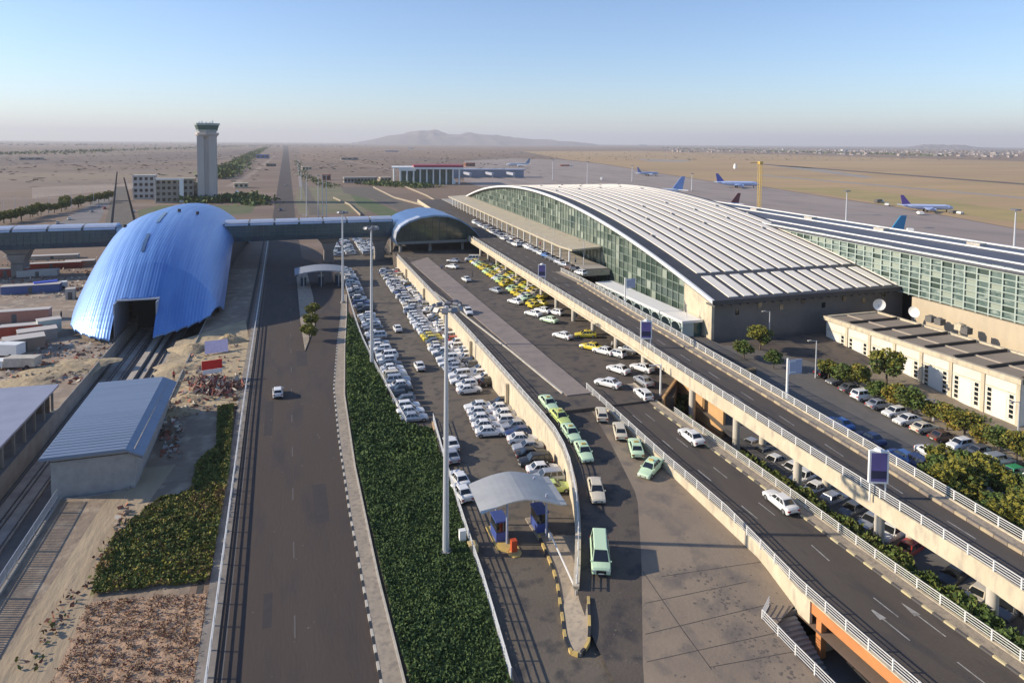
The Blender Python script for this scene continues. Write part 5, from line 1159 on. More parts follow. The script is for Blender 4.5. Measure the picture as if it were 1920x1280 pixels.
for i, (u, v, vt) in enumerate(((1901, 470, 392), (1586, 420, 357), (1297, 352, 325), (1185, 335, 310), (1101, 345, 303), (1036, 332, 300))):
    p = P(u, v+6); z_ = 43-(43)*(0)
    lo, hi = 1, 60
    import mathutils
    d_ = ray(u, vt); t_ = math.hypot(p.x, p.y)/math.hypot(d_.x, d_.y); h_ = HC+d_.z*t_
    mast(p.x, p.y, 0, h_, .5, f'apron floodlight mast, {ordw(i+1)} from the right', 'apron floodlight masts', arm=1.8, detail=False)
p = P(1423, 402); d_ = ray(1425, 303); t_ = math.hypot(p.x, p.y)/math.hypot(d_.x, d_.y); h_ = HC+d_.z*t_
r = thing('crane', 'tall yellow lattice crane mast standing behind the terminal roof', 'crane', (p.x, p.y, 0)); mb = MB()
for sx, sy in ((-.8, -.8), (.8, -.8), (-.8, .8), (.8, .8)): mb.bar((sx, sy, 0), (sx, sy, h_), .22, .22)
for z in np.arange(0, h_-2, 2.0):
    mb.bar((-.8, -.8, z), (.8, -.8, z+2), .12, .12); mb.bar((-.8, .8, z+2), (-.8, -.8, z), .12, .12); mb.bar((.8, -.8, z), (.8, .8, z+2), .12, .12)
mb.build('lattice_mast', mat('crane_yellow', (.62, .42, .10), .6), r, local=True); mb = MB(); mb.box(-1.2, 1.2, -1.2, 1.2, h_-1.5, h_); mb.bar((0, 0, h_-.6), (-6, 2, h_-.9), .4, .5); mb.build('crane_head', mat('crane_yellow', (.62, .42, .10), .6), r, local=True)
PURP = mat('banner_purple', (.16, .12, .33), .6, col2=(.10, .08, .24), scale=.6)
def banner(u, v, hpx, label, w=1.9, zf=zv, side='l', flat=False):
    p = PZ(u, v, zf, .3); x = p.x
    r = thing('banner_sign', label, 'sign', (x, p.y, p.z), rz=rad(-22))
    s_ = hpx
    mb = MB(); mb.tube((-.75, 0, -.6), (-.75, 0, s_*.35), .09, .09, 8); mb.tube((.75, 0, -.6), (.75, 0, s_*.35), .09, .09, 8); mb.build('pole', WHITE, r, local=True)
    mb = MB(); mb.box(-w/2, w/2, -.16, .16, s_*.28, s_); mb.tube((0, 0, s_), (0, 0, s_+.25), .5, .3, 8); mb.build('sign_frame', WHITE, r, local=True)
    mb = MB(); mb.box(-w/2+.18, w/2-.18, -.18, -.165, s_*.28+.2, s_-.2, 0); mb.box(-w/2+.18, w/2-.18, -.19, -.182, s_*.28+.5, s_*.28+1.3, 1); mb.box(-w/2+.18, w/2-.18, .165, .18, s_*.28+.2, s_-.2, 0); mb.build('sign_face', [PURP, mat('banner_dark', (.03, .03, .07), .6)], r, local=True)
banner(1645, 928, 4.6, 'white-framed purple banner sign on the left parapet of the elevated road, nearest')
banner(1211, 648, 4.2, 'white-framed purple banner sign on the elevated road beside the arrivals annex')
banner(1016, 528, 4.2, 'white-framed purple banner sign on the elevated road facing the departures canopy')
def gantry(u, v, label):
    p = PZ(u, v, zv, .3); r = thing('road_sign', label, 'sign', (p.x+.2, p.y, p.z)); mb = MB(); mb.tube((0, 0, -.4), (0, 0, 5.2), .17, .15, 8); mb.bar((0, 0, 4.7), (2.3, .1, 4.7), .12, .12); mb.bar((0, 0, 3.2), (2.3, .1, 3.2), .12, .12); mb.build('pole', WHITE, r, local=True)
    mb = MB(); mb.box(.35, 2.4, .0, .1, 2.9, 4.9); mb.build('sign_panel', mat('sign_back', (.34, .38, .50), .5), r, local=True)
gantry(1473, 742, 'white post with a grey-blue sign panel above the service road'); gantry(1170, 566, 'white post with a grey-blue sign panel beside the arrivals annex')
def lamp(x, y, z, h, label, group, arms=2):
    r = thing('street_lamp', label, 'street lamp', (x, y, z), group=group); mb = MB(); mb.tube((0, 0, 0), (0, 0, h), .14, .08, 8)
    for k in range(arms): sx = (-1, 1)[k]; mb.bar((0, 0, h-.1), (sx*1.3, 0, h+.15), .08, .08)
    mb.build('pole', MASTM, r, local=True)
    for k in range(arms): sx = (-1, 1)[k]; mb = MB(); mb.box(sx*1.5-.35, sx*1.5+.35, -.14, .14, h+.05, h+.22); mb.build('lamp_head', CURBW, r, local=True)
for i, (u, v, h_) in enumerate(((1529, 708, 6.5), (1442, 640, 6), (1750, 790, 3.5), (1908, 830, 6))):
    p = PZ(u, v, zg); lamp(p.x, p.y, p.z, h_, f'slim white lamp post, {ordw(i+1)} from the left among the service road trees' if i > 1 else ('slim lamp post before the terminal side wall, right of the green tree' if i == 0 else 'slim lamp post at the green tree by the terminal wall'), 'lamps by the service road', 1)
for i, y in enumerate(np.arange(120, 250, 26)): lamp(TX(y)-5 if y > 165 else 77.2, y, 9.2 if y > 165 else zg(y), 7 if y > 165 else 5, f'thin lamp post, {ordw(i+1)} from the near end along the terminal front', 'lamps along the terminal front', 1)
p = PZ(1238, 745, zt); r = thing('height_gauge', 'white pole with a cross arm at the top of the ramp beside the viaduct', 'pole', (p.x, p.y, p.z)); mb = MB(); mb.tube((0, 0, 0), (0, 0, 5.2), .16, .13, 8); mb.bar((0, 0, 5.1), (-1.8, .4, 5.1), .12, .12); mb.build('pole', WHITE, r, local=True)
# lot fences
fz = .0
railing([Vector((P(u, v).x, P(u, v).y, .15)) for u, v in ((762, 800), (700, 683), (672, 620), (648, 540))], 'white railing between the green shrubs and the first parked row', h=1.1, step=2.6, bw=.06)
railing([Vector((P(u, v).x, P(u, v).y, .15)) for u, v in ((958, 1280), (905, 1095), (880, 1020), (850, 925), (828, 850), (812, 790))], 'white railing along the shrub strip beside the toll canopy exit lane', h=1.15, step=2.4, nb=4, bw=.06)
mb = MB(); mb.wall([Vector((P(u, v).x, P(u, v).y, .22)) for u, v in ((958, 1280), (905, 1095), (880, 1020), (850, 925), (828, 850), (812, 790))], .5, -.1); tag(mb.build('kerb_wall', mat('orange_kerb', (.50, .36, .22), .9, col2=(.42, .28, .16), scale=.8)), 'low sandy kerb wall under the railing beside the exit lane', 'low wall')

# ------------------------------------------------------------------ toll canopy
r = thing('toll_canopy', 'curved grey metal toll canopy on blue columns over the car park exit', 'canopy', (23, 70, 0)); n = 14
xa, xb, ya, yb = 18.7, 28.3, 66.4, 72.8
cxy = lambda t: (xa+(xb-xa)*t, 4.5+.85*math.sin(math.pi*min(1, t*1.06+.02))*(1 if t < .5 else 1)-(.9*max(0, t-.5)))
mb = MB(); pr_ = [cxy(i/n) for i in range(n+1)]
A = [Vector((x, ya, z)) for x, z in pr_]; B = [Vector((x+.3, yb, z)) for x, z in pr_]
mb.strip(A, B); mb.strip([p-Vector((0, 0, .14)) for p in B], [p-Vector((0, 0, .14)) for p in A]); mb.strip([p-Vector((0, 0, .14)) for p in A], A)
mb.strip(B, [p-Vector((0, 0, .14)) for p in B])
mb.build('roof_sheet', mat('canopy_sheet', (.50, .49, .46), .5, .35, col2=(.44, .43, .41), scale=.6), r)
BLU = mat('toll_blue', (.05, .08, .28), .5)
for x in (21.9, 26.4):
    for y in (67.6, 71.6): mb = MB(); mb.tube((x, y, 0), (x, y, 4.9), .13, .13, 8); mb.build('column', mat('column_grey_blue', (.35, .38, .48), .5), r)
for i, (x, y) in enumerate(((21.5, 69.2), (26.3, 69.5))):
    t = thing('toll_booth', ['blue toll booth under the left side of the toll canopy', 'blue toll booth under the right side of the toll canopy'][i], 'booth', (x, y, 0))
    mb = MB(); mb.box(-.65, .65, -1.1, 1.1, .15, 1.15); mb.box(-.7, .7, -1.15, 1.15, 2.25, 2.4); mb.build('cabin', BLU, t, local=True); mb = MB(); mb.box(-.62, .62, -1.06, 1.06, 1.15, 2.25); mb.build('window', GLASSD, t, local=True)
    mb = MB(); mb.prism([(-.9, -2.2), (0, -3.0), (.9, -2.2), (.9, 2.2), (-.9, 2.2)], 0, .15); mb.build('kerb_base', YELL if i == 0 else PAVE, t, local=True)
t = thing('barrier_machine', 'red and orange barrier cabinet on a yellow kerb in front of the toll canopy', 'barrier', (22.2, 66.2, 0)); mb = MB(); mb.box(-.3, .3, -.3, .3, .0, 1.3); mb.build('cabinet', mat('cabinet_red', (.5, .07, .02), .5), t, local=True); mb = MB(); mb.prism([(-.7, -.6), (-.3, -1.1), (.3, -1.1), (.7, -.6), (.7, .7), (-.7, .7)], 0, .12); mb.build('kerb_base', YELL, t, local=True)
a, b = P(1031, 998, 1.0), P(1080, 1105, 1.0); mb = MB(); mb.bar(a, b, .12, .12); t = thing('boom_barrier', 'long white boom barrier resting across the sandy traffic island', 'barrier', (a.x, a.y, 0)); mb.build('boom', WHITE, t)
for q_ in (a, b): mb = MB(); mb.box(q_.x-.12, q_.x+.12, q_.y-.12, q_.y+.12, 0, 1.0); mb.build('post', WHITE, t)
p = P(862, 1000); t = thing('electrical_cabinet', 'pale rounded cabinet and yellowish block beside the foot of the nearest mast', 'cabinet', (p.x-.2, p.y-2, .1)); mb = MB(); mb.box(-.35, .35, -.3, .3, 0, 1.5); mb.build('cabinet', WHITE, t, local=True); mb = MB(); mb.box(.3, 1.2, -2.1, -.9, 0, .7); mb.build('block', mat('yellow_block', (.55, .42, .2), .8), t, local=True)
# lot entrance canopy
GSH = 1
r = thing('gate_canopy', 'thin curved entrance canopy over the slip road in the shade of the footbridge', 'canopy', (9, 213, 0)); mb = MB(); A = []; B = []
for i in range(11):
    t = i/10; x = 1.5+15*t; z = 4.2+.9*math.sin(math.pi*t); A.append(Vector((x, 207, z))); B.append(Vector((x, 217, z+.1)))
mb.strip(A, B); mb.strip([p-Vector((0, 0, .3)) for p in A], A); mb.strip([p-Vector((0, 0, .3)) for p in B], [p-Vector((0, 0, .3)) for p in A]); mb.build('roof_sheet', mat('gate_sheet_shade_dark', (.26, .28, .31), .6), r)  # sheet colour darkened where the cast shade does not fully reach the canopy
for x in (4, 9, 14): mb = MB(); mb.box(x-.8, x+.8, 210, 214, 0, 2.6); mb.build('booth', NAVY, r); mb = MB(); mb.tube((x, 208, 0), (x, 208, 4.8), .15, .15, 8); mb.build('column', STEEL, r)
mb = MB(); mb.prism([(P(u, v).x, P(u, v).y) for u, v in ((572, 658), (563, 600), (556, 520), (574, 505), (588, 560), (590, 610))], 0, .15); struct('road_wedge', mb, PAVE)
print('SECTION furniture ok')


# ------------------------------------------------------------------ airfield
APR = mat('apron_concrete', (.33, .265, .225), .9, col2=(.28, .225, .195), scale=.01, col3=(.235, .19, .165), scale3=.06, stretch=(1, .3, 1))
sheet('apron', [(2300, 480), (2300, 470), (1920, 432), (1700, 392), (1500, 362), (1440, 352), (1330, 340), (1240, 326), (1130, 308), (1060, 300), (960, 297), (870, 302), (870, 340), (905, 352), (1100, 400), (1500, 470), (2300, 700)], .02, APR)
GOLD = mat('dry_grass_field', (.46, .30, .145), .95, col2=(.33, .215, .12), scale=.0035, detail=10, col3=(.36, .27, .11), scale3=.02, stretch=(.35, 1.6, 1))
sheet('grass_field', [(1060, 299), (1130, 307), (1240, 325), (1330, 339), (1440, 351), (1500, 361), (1700, 391), (1920, 431), (2400, 480), (2400, 318), (1920, 303), (1500, 291), (1200, 283), (980, 284)], .015, GOLD)
sheet('plain', [(980, 284), (1200, 283), (1500, 291), (1920, 303), (2400, 318), (2400, 292), (1920, 287), (1300, 276), (700, 272), (560, 276), (565, 300), (700, 292), (870, 297)], .012, mat('brown_plain', (.24, .15, .088), .95, col2=(.175, .112, .072), scale=.002, detail=12, col3=(.27, .18, .125), scale3=.02, stretch=(.4, 1.6, 1)))
TAXI = mat('taxiway_strip', (.34, .29, .24), .9, col2=(.28, .24, .2), scale=.02)
sheet('taxiway', [(1420, 327), (1960, 373), (1960, 376), (1420, 329)], .03, TAXI); sheet('taxiway', [(1440, 310), (1620, 334), (1640, 332), (1500, 312)], .03, TAXI)
sheet('runway', [(1430, 307.5), (1960, 347), (1960, 350), (1430, 309)], .03, mat('runway_dark', (.12, .09, .07), .9)); sheet('taxiway', [(1190, 298), (1300, 300), (1280, 304), (1220, 303)], .03, TAXI)
sheet('grass_strip', [(1450, 352), (1580, 352), (1700, 366), (1900, 395), (1960, 408), (1960, 424), (1700, 388), (1520, 360)], .024, mat('green_gold', (.40, .29, .11), .95, col2=(.30, .24, .09), scale=.02))

def airliner(x, y, rz, L, label, tailc, body=(.72, .74, .78), z=0):
    r = thing('airliner', label, 'aeroplane', (x, y, z), rz); k = L/36.; BW = mat('airliner_white_'+str(int(body[0]*100)), body, .4); TC_ = mat('tail_'+'_'.join(str(int(c*100)) for c in tailc), tailc, .4)
    mb = MB(); prof_ = [(18, .15, 3.0), (17, 1.0, 3.1), (15, 1.7, 3.4), (12, 1.95, 3.6), (-6, 1.95, 3.6), (-12, 1.5, 4.0), (-17, .5, 4.6), (-18, .15, 4.7)]; n = 12; rings = []
    for y_, r1, zc in prof_: rings.append([(r1*k*math.cos(2*math.pi*i/n), y_*k, zc*k+r1*k*math.sin(2*math.pi*i/n)) for i in range(n)])
    for a, b in zip(rings, rings[1:]): mb.add(a+b, [(i, n+i, n+(i+1) % n, (i+1) % n) for i in range(n)])
    mb.build('fuselage', BW, r, local=True, smooth=True)
    for sx in (-1, 1):
        mb = MB(); mb.prism([(sx*1.5*k, 4*k), (sx*17*k, -5.5*k), (sx*17*k, -7*k), (sx*1.5*k, -2.5*k)], 2.8*k, 3.25*k); mb.build('wing', BW, r, local=True)
        mb = MB(); mb.tube((sx*5.6*k, 3.6*k, 2.0*k), (sx*5.6*k, -.6*k, 2.0*k), 1.0*k, .7*k, 10); mb.build('engine', BW, r, local=True)
        mb = MB(); mb.prism([(sx*.4*k, -14*k), (sx*6.2*k, -17.5*k), (sx*6.2*k, -18.5*k), (sx*.4*k, -17*k)], 4.6*k, 4.85*k); mb.build('tailplane', BW, r, local=True)
        mb = MB(); mb.box(sx*2.6*k-.25, sx*2.6*k+.25, -1.6*k, -.6*k, 0, 2.2*k); mb.build('landing_gear', TYRE, r, local=True)
        mb = MB(); mb.box(min(sx*1.97*k, sx*1.99*k), max(sx*1.97*k, sx*1.99*k), -11*k, 13*k, 3.9*k, 4.15*k); mb.build('window_strip', GLASSD, r, local=True)
    mb = MB(); mb.box(-.2, .2, 13*k, 13.6*k, 0, 2*k); mb.build('nose_gear', TYRE, r, local=True)
    mb = MB(); pts_ = [(-11*k, 5.2*k), (-16.5*k, 12*k), (-18.6*k, 12*k), (-17.2*k, 5*k)]; vs = [(-.18*k, a, b) for a, b in pts_]+[(.18*k, a, b) for a, b in pts_]
    mb.add(vs, [(3, 2, 1, 0), (4, 5, 6, 7), (0, 1, 5, 4), (1, 2, 6, 5), (2, 3, 7, 6), (3, 0, 4, 7)]); mb.build('tail_fin', TC_, r, local=True)
    return r
p = P(1383, 352); airliner(p.x, p.y, rad(-112), 42, 'white airliner tinted blue for shade, tail to the left, parked left of the crane mast', (.05, .08, .35), (.42, .52, .78))  # white fuselage given a blue body colour for its shaded side
p = P(1738, 397); airliner(p.x, p.y, rad(-116), 32, 'white airliner tinted blue for shade among ground vehicles on the right part of the apron', (.10, .06, .28), (.45, .52, .74))  # body blue carries the shade, not the livery
def tail_at(u, v, L, rz, label, tc, bd=(.72, .74, .78), zt_=None):
    k = L/36.; z_ = 12*k; p = P(u, v, z_); f = Vector((-math.sin(rz), math.cos(rz))); airliner(p.x+f.x*17.5*k, p.y+f.y*17.5*k, rz, L, label, tc, bd)
tail_at(1694, 404, 45, rad(84), 'airliner hidden behind the concourse with only its turquoise-blue tail showing', (.02, .22, .42))
tail_at(1281, 331, 52, rad(84), 'airliner hidden behind the terminal roof with a blue and white tail showing', (.20, .32, .62))
tail_at(1386, 362, 34, rad(84), 'small aircraft hidden behind the terminal roof with a dark red tail showing', (.12, .02, .03))
tail_at(993, 297, 46, rad(95), 'airliner with a blue-grey tail parked past the pale boarding pier', (.2, .26, .36), (.6, .62, .68))
p = P(1215, 330); airliner(p.x, p.y, rad(-80), 36, 'pale airliner parked far out on the apron beyond the terminal roof', (.15, .2, .4), (.5, .55, .7))  # bluish body tone, shade put into the colour
def box_vehicle(name, label, cat, x, y, z, l, w, h, rz, m, m2=None, group=None, flat=False):
    r = thing(name, label, cat, (x, y, z), rz, group)
    mb = MB(); mb.box(-w/2, w/2, -l/2, l*.22 if not flat else l/2, .55, h if not flat else .9); mb.build('body', m, r, local=True)
    if not flat:
        mb = MB(); mb.prism([(-w*.47, l*.25), (w*.47, l*.25), (w*.47, l*.5), (-w*.47, l*.5)], .5, h*.78); mb.box(-w*.48, w*.48, l*.5, l*.5+.02, h*.45, h*.7, 1); mb.build('cab', [m2 or WHITE, GLASSD], r, local=True)
    for sx in (-w/2+.1, w/2-.1):
        for yy in (-l*.32, l*.36): mb = MB(); mb.tube((sx-.13, yy, .45), (sx+.13, yy, .45), .45, .45, 10); mb.build('wheel', TYRE, r, local=True)
    return r
G_ = 'ground vehicles on the apron'
for i, (u, v, l, h, m, rz, lab) in enumerate(((1648, 380, 12, 2.5, CONCD, 1.2, 'dark loader just left of the right-hand airliner'), (1663, 386, 5, 2, WHITE, .9, 'white apron truck left of the right-hand airliner'), (1725, 403, 5, 2.2, WHITE, .5, 'white truck in front of the right-hand airliner nose'), (1788, 400, 8, 1.8, CONCD, 1.3, 'dark baggage train right of the right-hand airliner'), (1800, 402, 4, 1.8, WHITE, 1.3, 'small white tug at the end of the baggage train'), (1378, 317, 7, 9, WHITE, .2, 'isolated white box structure on the far edge of the apron'), (1128, 338, 7, 3.5, WHITE, .6, 'white truck on the apron behind the terminal roof'), (1706, 437, 5, 2.4, WHITE, .7, 'white truck beside the turquoise-blue tail'), (1062, 312, 26, 3, RUST, 1.5, 'long reddish vehicle train far across the apron'))):
    p = P(u, v); box_vehicle('apron_vehicle', lab, 'truck', p.x, p.y, 0.02, l, 2.6, h, -rz, m, group=G_)

# ------------------------------------------------------------------ far land
def far_mountain(name, label_kind, pts, dist, depth, seed, m):
    # ridge following directions of the skyline, at a real distance
    g_ = np.random.default_rng(seed); N = 90; Mr = 14; us_ = np.linspace(pts[0][0], pts[-1][0], N); hs = np.interp(us_, [a for a, _ in pts], [b for _, b in pts])
    V_ = []; 
    for i, u in enumerate(us_):
        d_ = ray(u, 264); d2 = Vector((d_.x, d_.y, 0)).normalized(); base = .86*(horizon_row(u)-hs[i])/1280*dist
        for j in range(Mr):
            t = j/(Mr-1); prof_ = math.sin(math.pi*min(1, t*1.0))**.8 if t < .5 else math.sin(math.pi*t)**.8
            h_ = max(0, base)*prof_*(1+.35*(vnoise(np.array([i*1.0+j*.7]), np.array([j*2.1+i*.3]), 3.0, seed)[0]-.5)*(1 if j != Mr//2 else .2))
            q_ = d2*(dist+depth*(t-.5)+vnoise(np.array([i*1.]), np.array([j*1.]), 4, seed+2)[0]*200); V_.append((q_.x, q_.y, h_-3))
    fs = [(i*Mr+j, (i+1)*Mr+j, (i+1)*Mr+j+1, i*Mr+j+1) for i in range(N-1) for j in range(Mr-1)]
    mb = MB(); mb.add(V_, fs); return struct(name, mb, m)
def horizon_row(u):
    d_ = Vector((fw.x, fw.y, 0)); s_ = (u-CX_)/F_; return 260.4+(u+114)*.0071
HILLM = mat('bare_hill', (.24, .19, .17), .95, col2=(.17, .14, .13), scale=.0015)
far_mountain('mountains', None, [(660, 263), (700, 256), (725, 249), (745, 246), (765, 242), (785, 238), (800, 240), (815, 235), (835, 243), (860, 245), (885, 241), (905, 244), (930, 246), (960, 251), (1000, 255), (1040, 258), (1080, 261), (1110, 264), (1130, 269)], 13500, 4000, 3, HILLM)
far_mountain('hills', None, [(1690, 272), (1730, 266), (1745, 265), (1775, 267), (1800, 266), (1830, 270), (1880, 273)], 12000, 2500, 5, HILLM)
# distant town on the right: one mass of small houses, larger sheds as things
tb = MB(); gg = random.Random(9)
for i in range(620):
    u = gg.uniform(1240, 2050); v = horizon_row(u)+gg.choice([gg.uniform(7, 13), gg.uniform(9, 19)])*(.8+.4*(u-1240)/800)
    p = P(u, v); w_ = gg.uniform(8, 22); tb.obox((p.x, p.y, 0), w_, gg.uniform(8, 18), gg.uniform(3, 9), gg.uniform(0, 1.5), gg.choice([0, 0, 1, 2]))
for i in range(260):
    u = gg.uniform(-60, 700); v = horizon_row(u)+gg.uniform(5, 11); p = P(u, v); tb.obox((p.x, p.y, 0), gg.uniform(8, 26), gg.uniform(8, 18), gg.uniform(3, 7), gg.uniform(0, 1.5), gg.choice([0, 1, 1, 2]))
tag(tb.build('distant_town', [mat('house_pale', (.36, .31, .28), .9), mat('house_tan', (.22, .165, .13), .9), mat('house_grey', (.22, .2, .2), .9)]), 'hazy scatter of tiny pale houses along the far edge of the plain', 'town', kind='stuff')
def far_tree_belt(name, pts, h, w, label, seed, n=1400, size=3.5):
    g_ = np.random.default_rng(seed); q = []
    seg = list(zip(pts, pts[1:]))
    for _ in range(n):
        a, b = seg[g_.integers(0, len(seg))]; t = g_.random(); u = a[0]+(b[0]-a[0])*t; v = a[1]+(b[1]-a[1])*t; p = P(u, v); q.append((p.x+g_.normal(0, w), p.y+g_.normal(0, w), g_.uniform(.1, 1)**.7*h*(.6+.4*math.sin(u*.9))))
    return tag(leaves(name, np.array(q), size, LG[:2]+[LY[0]], seed=seed, up=0.), label, 'trees', kind='stuff')
far_tree_belt('tree_belt', [(1240, 277.5), (1300, 280), (1400, 282), (1500, 286), (1640, 289), (1760, 293)], 7, 30, 'dark line of trees between the far plain and the distant town', 71, 1800, 6)
far_tree_belt('tree_belt', [(405, 336), (440, 314), (470, 292), (500, 277)], 9, 8, 'long dark belt of trees running diagonally from the control tower towards the horizon', 72, 5000, 3.2)
far_tree_belt('tree_belt', [(0, 290), (150, 284), (350, 278), (520, 272)], 5, 60, 'faint low belts of trees on the hazy left plain', 73, 900, 7)
far_tree_belt('tree_belt', [(556, 300), (570, 330), (620, 352)], 2.5, 5, 'scattered low trees right of the distant main road', 74, 700, 1.5)
far_tree_belt('garden_trees', [(340, 372), (372, 380), (420, 378), (465, 372), (480, 384)], 5, 6, 'dark garden trees around the foot of the control tower', 75, 2600, 2.0)
far_tree_belt('garden_trees', [(700, 345), (740, 348), (800, 352)], 4, 8, 'low trees in front of the red-roofed second terminal', 76, 1200, 2.0)
for i, (u, v, w_, d_, h_, m, lab) in enumerate(((1205, 273.5, 160, 60, 22, mat('hangar_blue', (.16, .20, .30), .6), 'long dark blue hangar on the far side of the airfield'), (1585, 283, 60, 30, 10, WHITE, 'white warehouse in the distant town, largest of the bright roofs'), (1535, 286, 34, 20, 7, WHITE, 'small white shed left of the largest bright warehouse'), (1770, 291, 40, 20, 6, WHITE, 'low white shed at the right part of the distant town'), (1470, 282, 24, 16, 8, WHITE, 'tiny white building at the left end of the distant town'), (705, 262, 80, 60, 70, mat('far_block_white', (.7, .68, .66), .8), 'hazy white block standing at the left foot of the mountains'), (735, 285, 55, 20, 6, mat('lilac_shed', (.42, .38, .46), .8), 'long lilac shed on the plain left of the second terminal, nearer'), (770, 279, 30, 18, 8, WHITE, 'small white shed on the plain behind the lilac shed'))):
    if v < 265: v = 265.8+3; 
    p = P(u, v); simple_bldg('distant_building', lab, 'building', p.x, p.y, w_, d_, h_, m, nf=1, nx=4, rz=-.2)
# open plain patches on the left
sheet('field', [(-500, 330), (150, 322), (400, 312), (395, 330), (250, 345), (0, 356), (-500, 372)], .012, mat('ochre_field', (.25, .18, .115), .95, col2=(.17, .125, .095), scale=.004, detail=10, stretch=(.4, 1.5, 1)))
sheet('field', [(-500, 300), (200, 292), (480, 280), (420, 300), (200, 308), (-500, 322)], .012, mat('mauve_field', (.165, .11, .08), .95, col2=(.115, .082, .068), scale=.004, detail=10, stretch=(.4, 1.5, 1)))
sheet('field', [(60, 352), (220, 345), (300, 340), (290, 352), (180, 360), (60, 372)], .014, mat('pale_field', (.31, .235, .175), .95, col2=(.24, .18, .14), scale=.01))
sheet('side_road', [(195, 425), (215, 350), (235, 350), (262, 425)], .02, ASPH2); sheet('side_road', [(100, 425), (200, 362), (215, 362), (180, 425)], .018, mat('pale_asphalt', (.2, .18, .17), .9, col2=(.16, .145, .14), scale=.05))
sheet('lawn', [(258, 395), (300, 385), (480, 385), (470, 400), (300, 412), (262, 412)], .014, mat('lawn_olive', (.12, .13, .05), .95, col2=(.085, .10, .04), scale=.06))
DG = mat('dull_green_lawn', (.13, .13, .06), .95, col2=(.20, .165, .10), scale=.04)
sheet('lawn', [(553, 372), (562, 350), (640, 350), (665, 372), (690, 398), (560, 402)], .014, DG)
sheet('lawn', [(655, 362), (690, 372), (760, 404), (715, 406), (672, 385)], .016, mat('green_lawn', (.07, .10, .03), .95, col2=(.10, .12, .045), scale=.1))
sheet('side_road', [(640, 352), (700, 350), (735, 365), (800, 402), (765, 402), (700, 374), (645, 362)], .018, ASPH2)
sheet('side_road', [(566, 404), (556, 300), (560, 300), (574, 404)], .012, mat('pale_strip', (.24, .21, .195), .9)); sheet('side_road', [(605, 404), (580, 404), (566, 340), (572, 340)], .018, ASPH2)
for i, (pts_, lab) in enumerate((([(625, 372), (655, 385), (676, 405)], 'cream boundary wall curving behind the footbridge'), ([(700, 352), (740, 372), (800, 388), (850, 400)], 'long cream wall running behind the pavilion roof, nearer'), ([(690, 335), (745, 345), (800, 368), (842, 392)], 'long cream wall running behind the pavilion roof, farther'))):
    mb = MB(); mb.wall([Vector((P(u, v).x, P(u, v).y, 1.2)) for u, v in pts_], .4, 0); tag(mb.build('boundary_wall', PAVE), lab, 'wall')
p = P(675, 342); simple_bldg('carport', 'long grey covered carport behind the footbridge', 'carport', p.x, p.y, 34, 16, 5, CONC, nf=1, nx=10)
p = P(612, 338); simple_bldg('utility_block', 'small red-brown utility block beside the grey carport', 'building', p.x, p.y, 9, 8, 6, mat('redbrown', (.3, .12, .08), .9), nf=1, nx=2)
gg = random.Random(12)
for i, (u, v) in enumerate(((575, 404), (597, 404), (605, 404), (612, 404), (565, 372))): p = P(u, v+4); mast(p.x, p.y, 0, 24, .3, f'floodlight mast beyond the footbridge, {ordw(i+1)} listed from the left group', 'masts beyond the footbridge', arm=.8, detail=False)['label'] = ['floodlight mast just right of the main road beyond the footbridge', 'leftmost of the three close masts beyond the footbridge', 'middle of the three close masts beyond the footbridge', 'rightmost of the three close masts beyond the footbridge', 'far mast beside the distant stretch of main road'][i]
for i in range(14):
    u = 8+i*21; v = 418-i*4.2-(i % 2)*8; p = P(u, v); lamp(p.x, p.y, 0, 11, f'thin pale lamp post, {ordw(i+1)} from the left beyond the left footbridge', 'lamps beyond the left footbridge', 1)
for i in range(24):
    t = i/23; u = -10+215*t; v = 424-48*t; p = P(u, v); place_tree((2, 0, 2)[i % 3], p.x+gg.uniform(-2, 2), p.y+gg.uniform(-3, 3), 0, 1.25+gg.uniform(0, .5), i*1.7, f'dark green avenue tree, {ordw(i+1)} from the left beyond the left footbridge', 'avenue trees beyond the left footbridge')
p0_, p1_ = P(209, 424), P(253, 416); top = Vector(((p0_.x*.75+p1_.x*.25), p0_.y+6, 27)); r = thing('lattice_frame', 'two dark leaning masts forming a narrow frame behind the blue shed', 'mast', (p0_.x, p0_.y, 0)); 
for q_, tp in ((p0_, top+Vector((0, 0, 0))), (p1_, top+Vector((3, 0, -3)))): mb = MB(); mb.tube(q_, tp, .7, .3, 6); mb.build('leg', mat('dark_steel', (.05, .045, .05), .6), r)
for i, (u, v, c) in enumerate(((185, 388, 'white'), (130, 412, 'white'), (108, 420, 'silver'), (196, 392, 'red'), (172, 398, 'silver'), (250, 398, 'white'), (392, 392, 'white'))):
    p = P(u, v); car('saloon car', c, p.x, p.y, .03, .3, f'tiny {c} car, {ordw(i+1)} from the footbridge on the side road left of the tower', 'cars on the side road left of the tower', 0)
p = P(444, 372); r = thing('tent', 'white and dark tent-like shelter right of the control tower', 'tent', (p.x, p.y, 0)); mb = MB(); mb.add([(-5, -4, 0), (5, -4, 0), (5, 4, 0), (-5, 4, 0), (0, -4, 6), (0, 4, 6)], [(0, 1, 4), (2, 3, 5), (0, 4, 5, 3), (1, 2, 5, 4)]); mb.build('cover', WHITE, r, local=True)

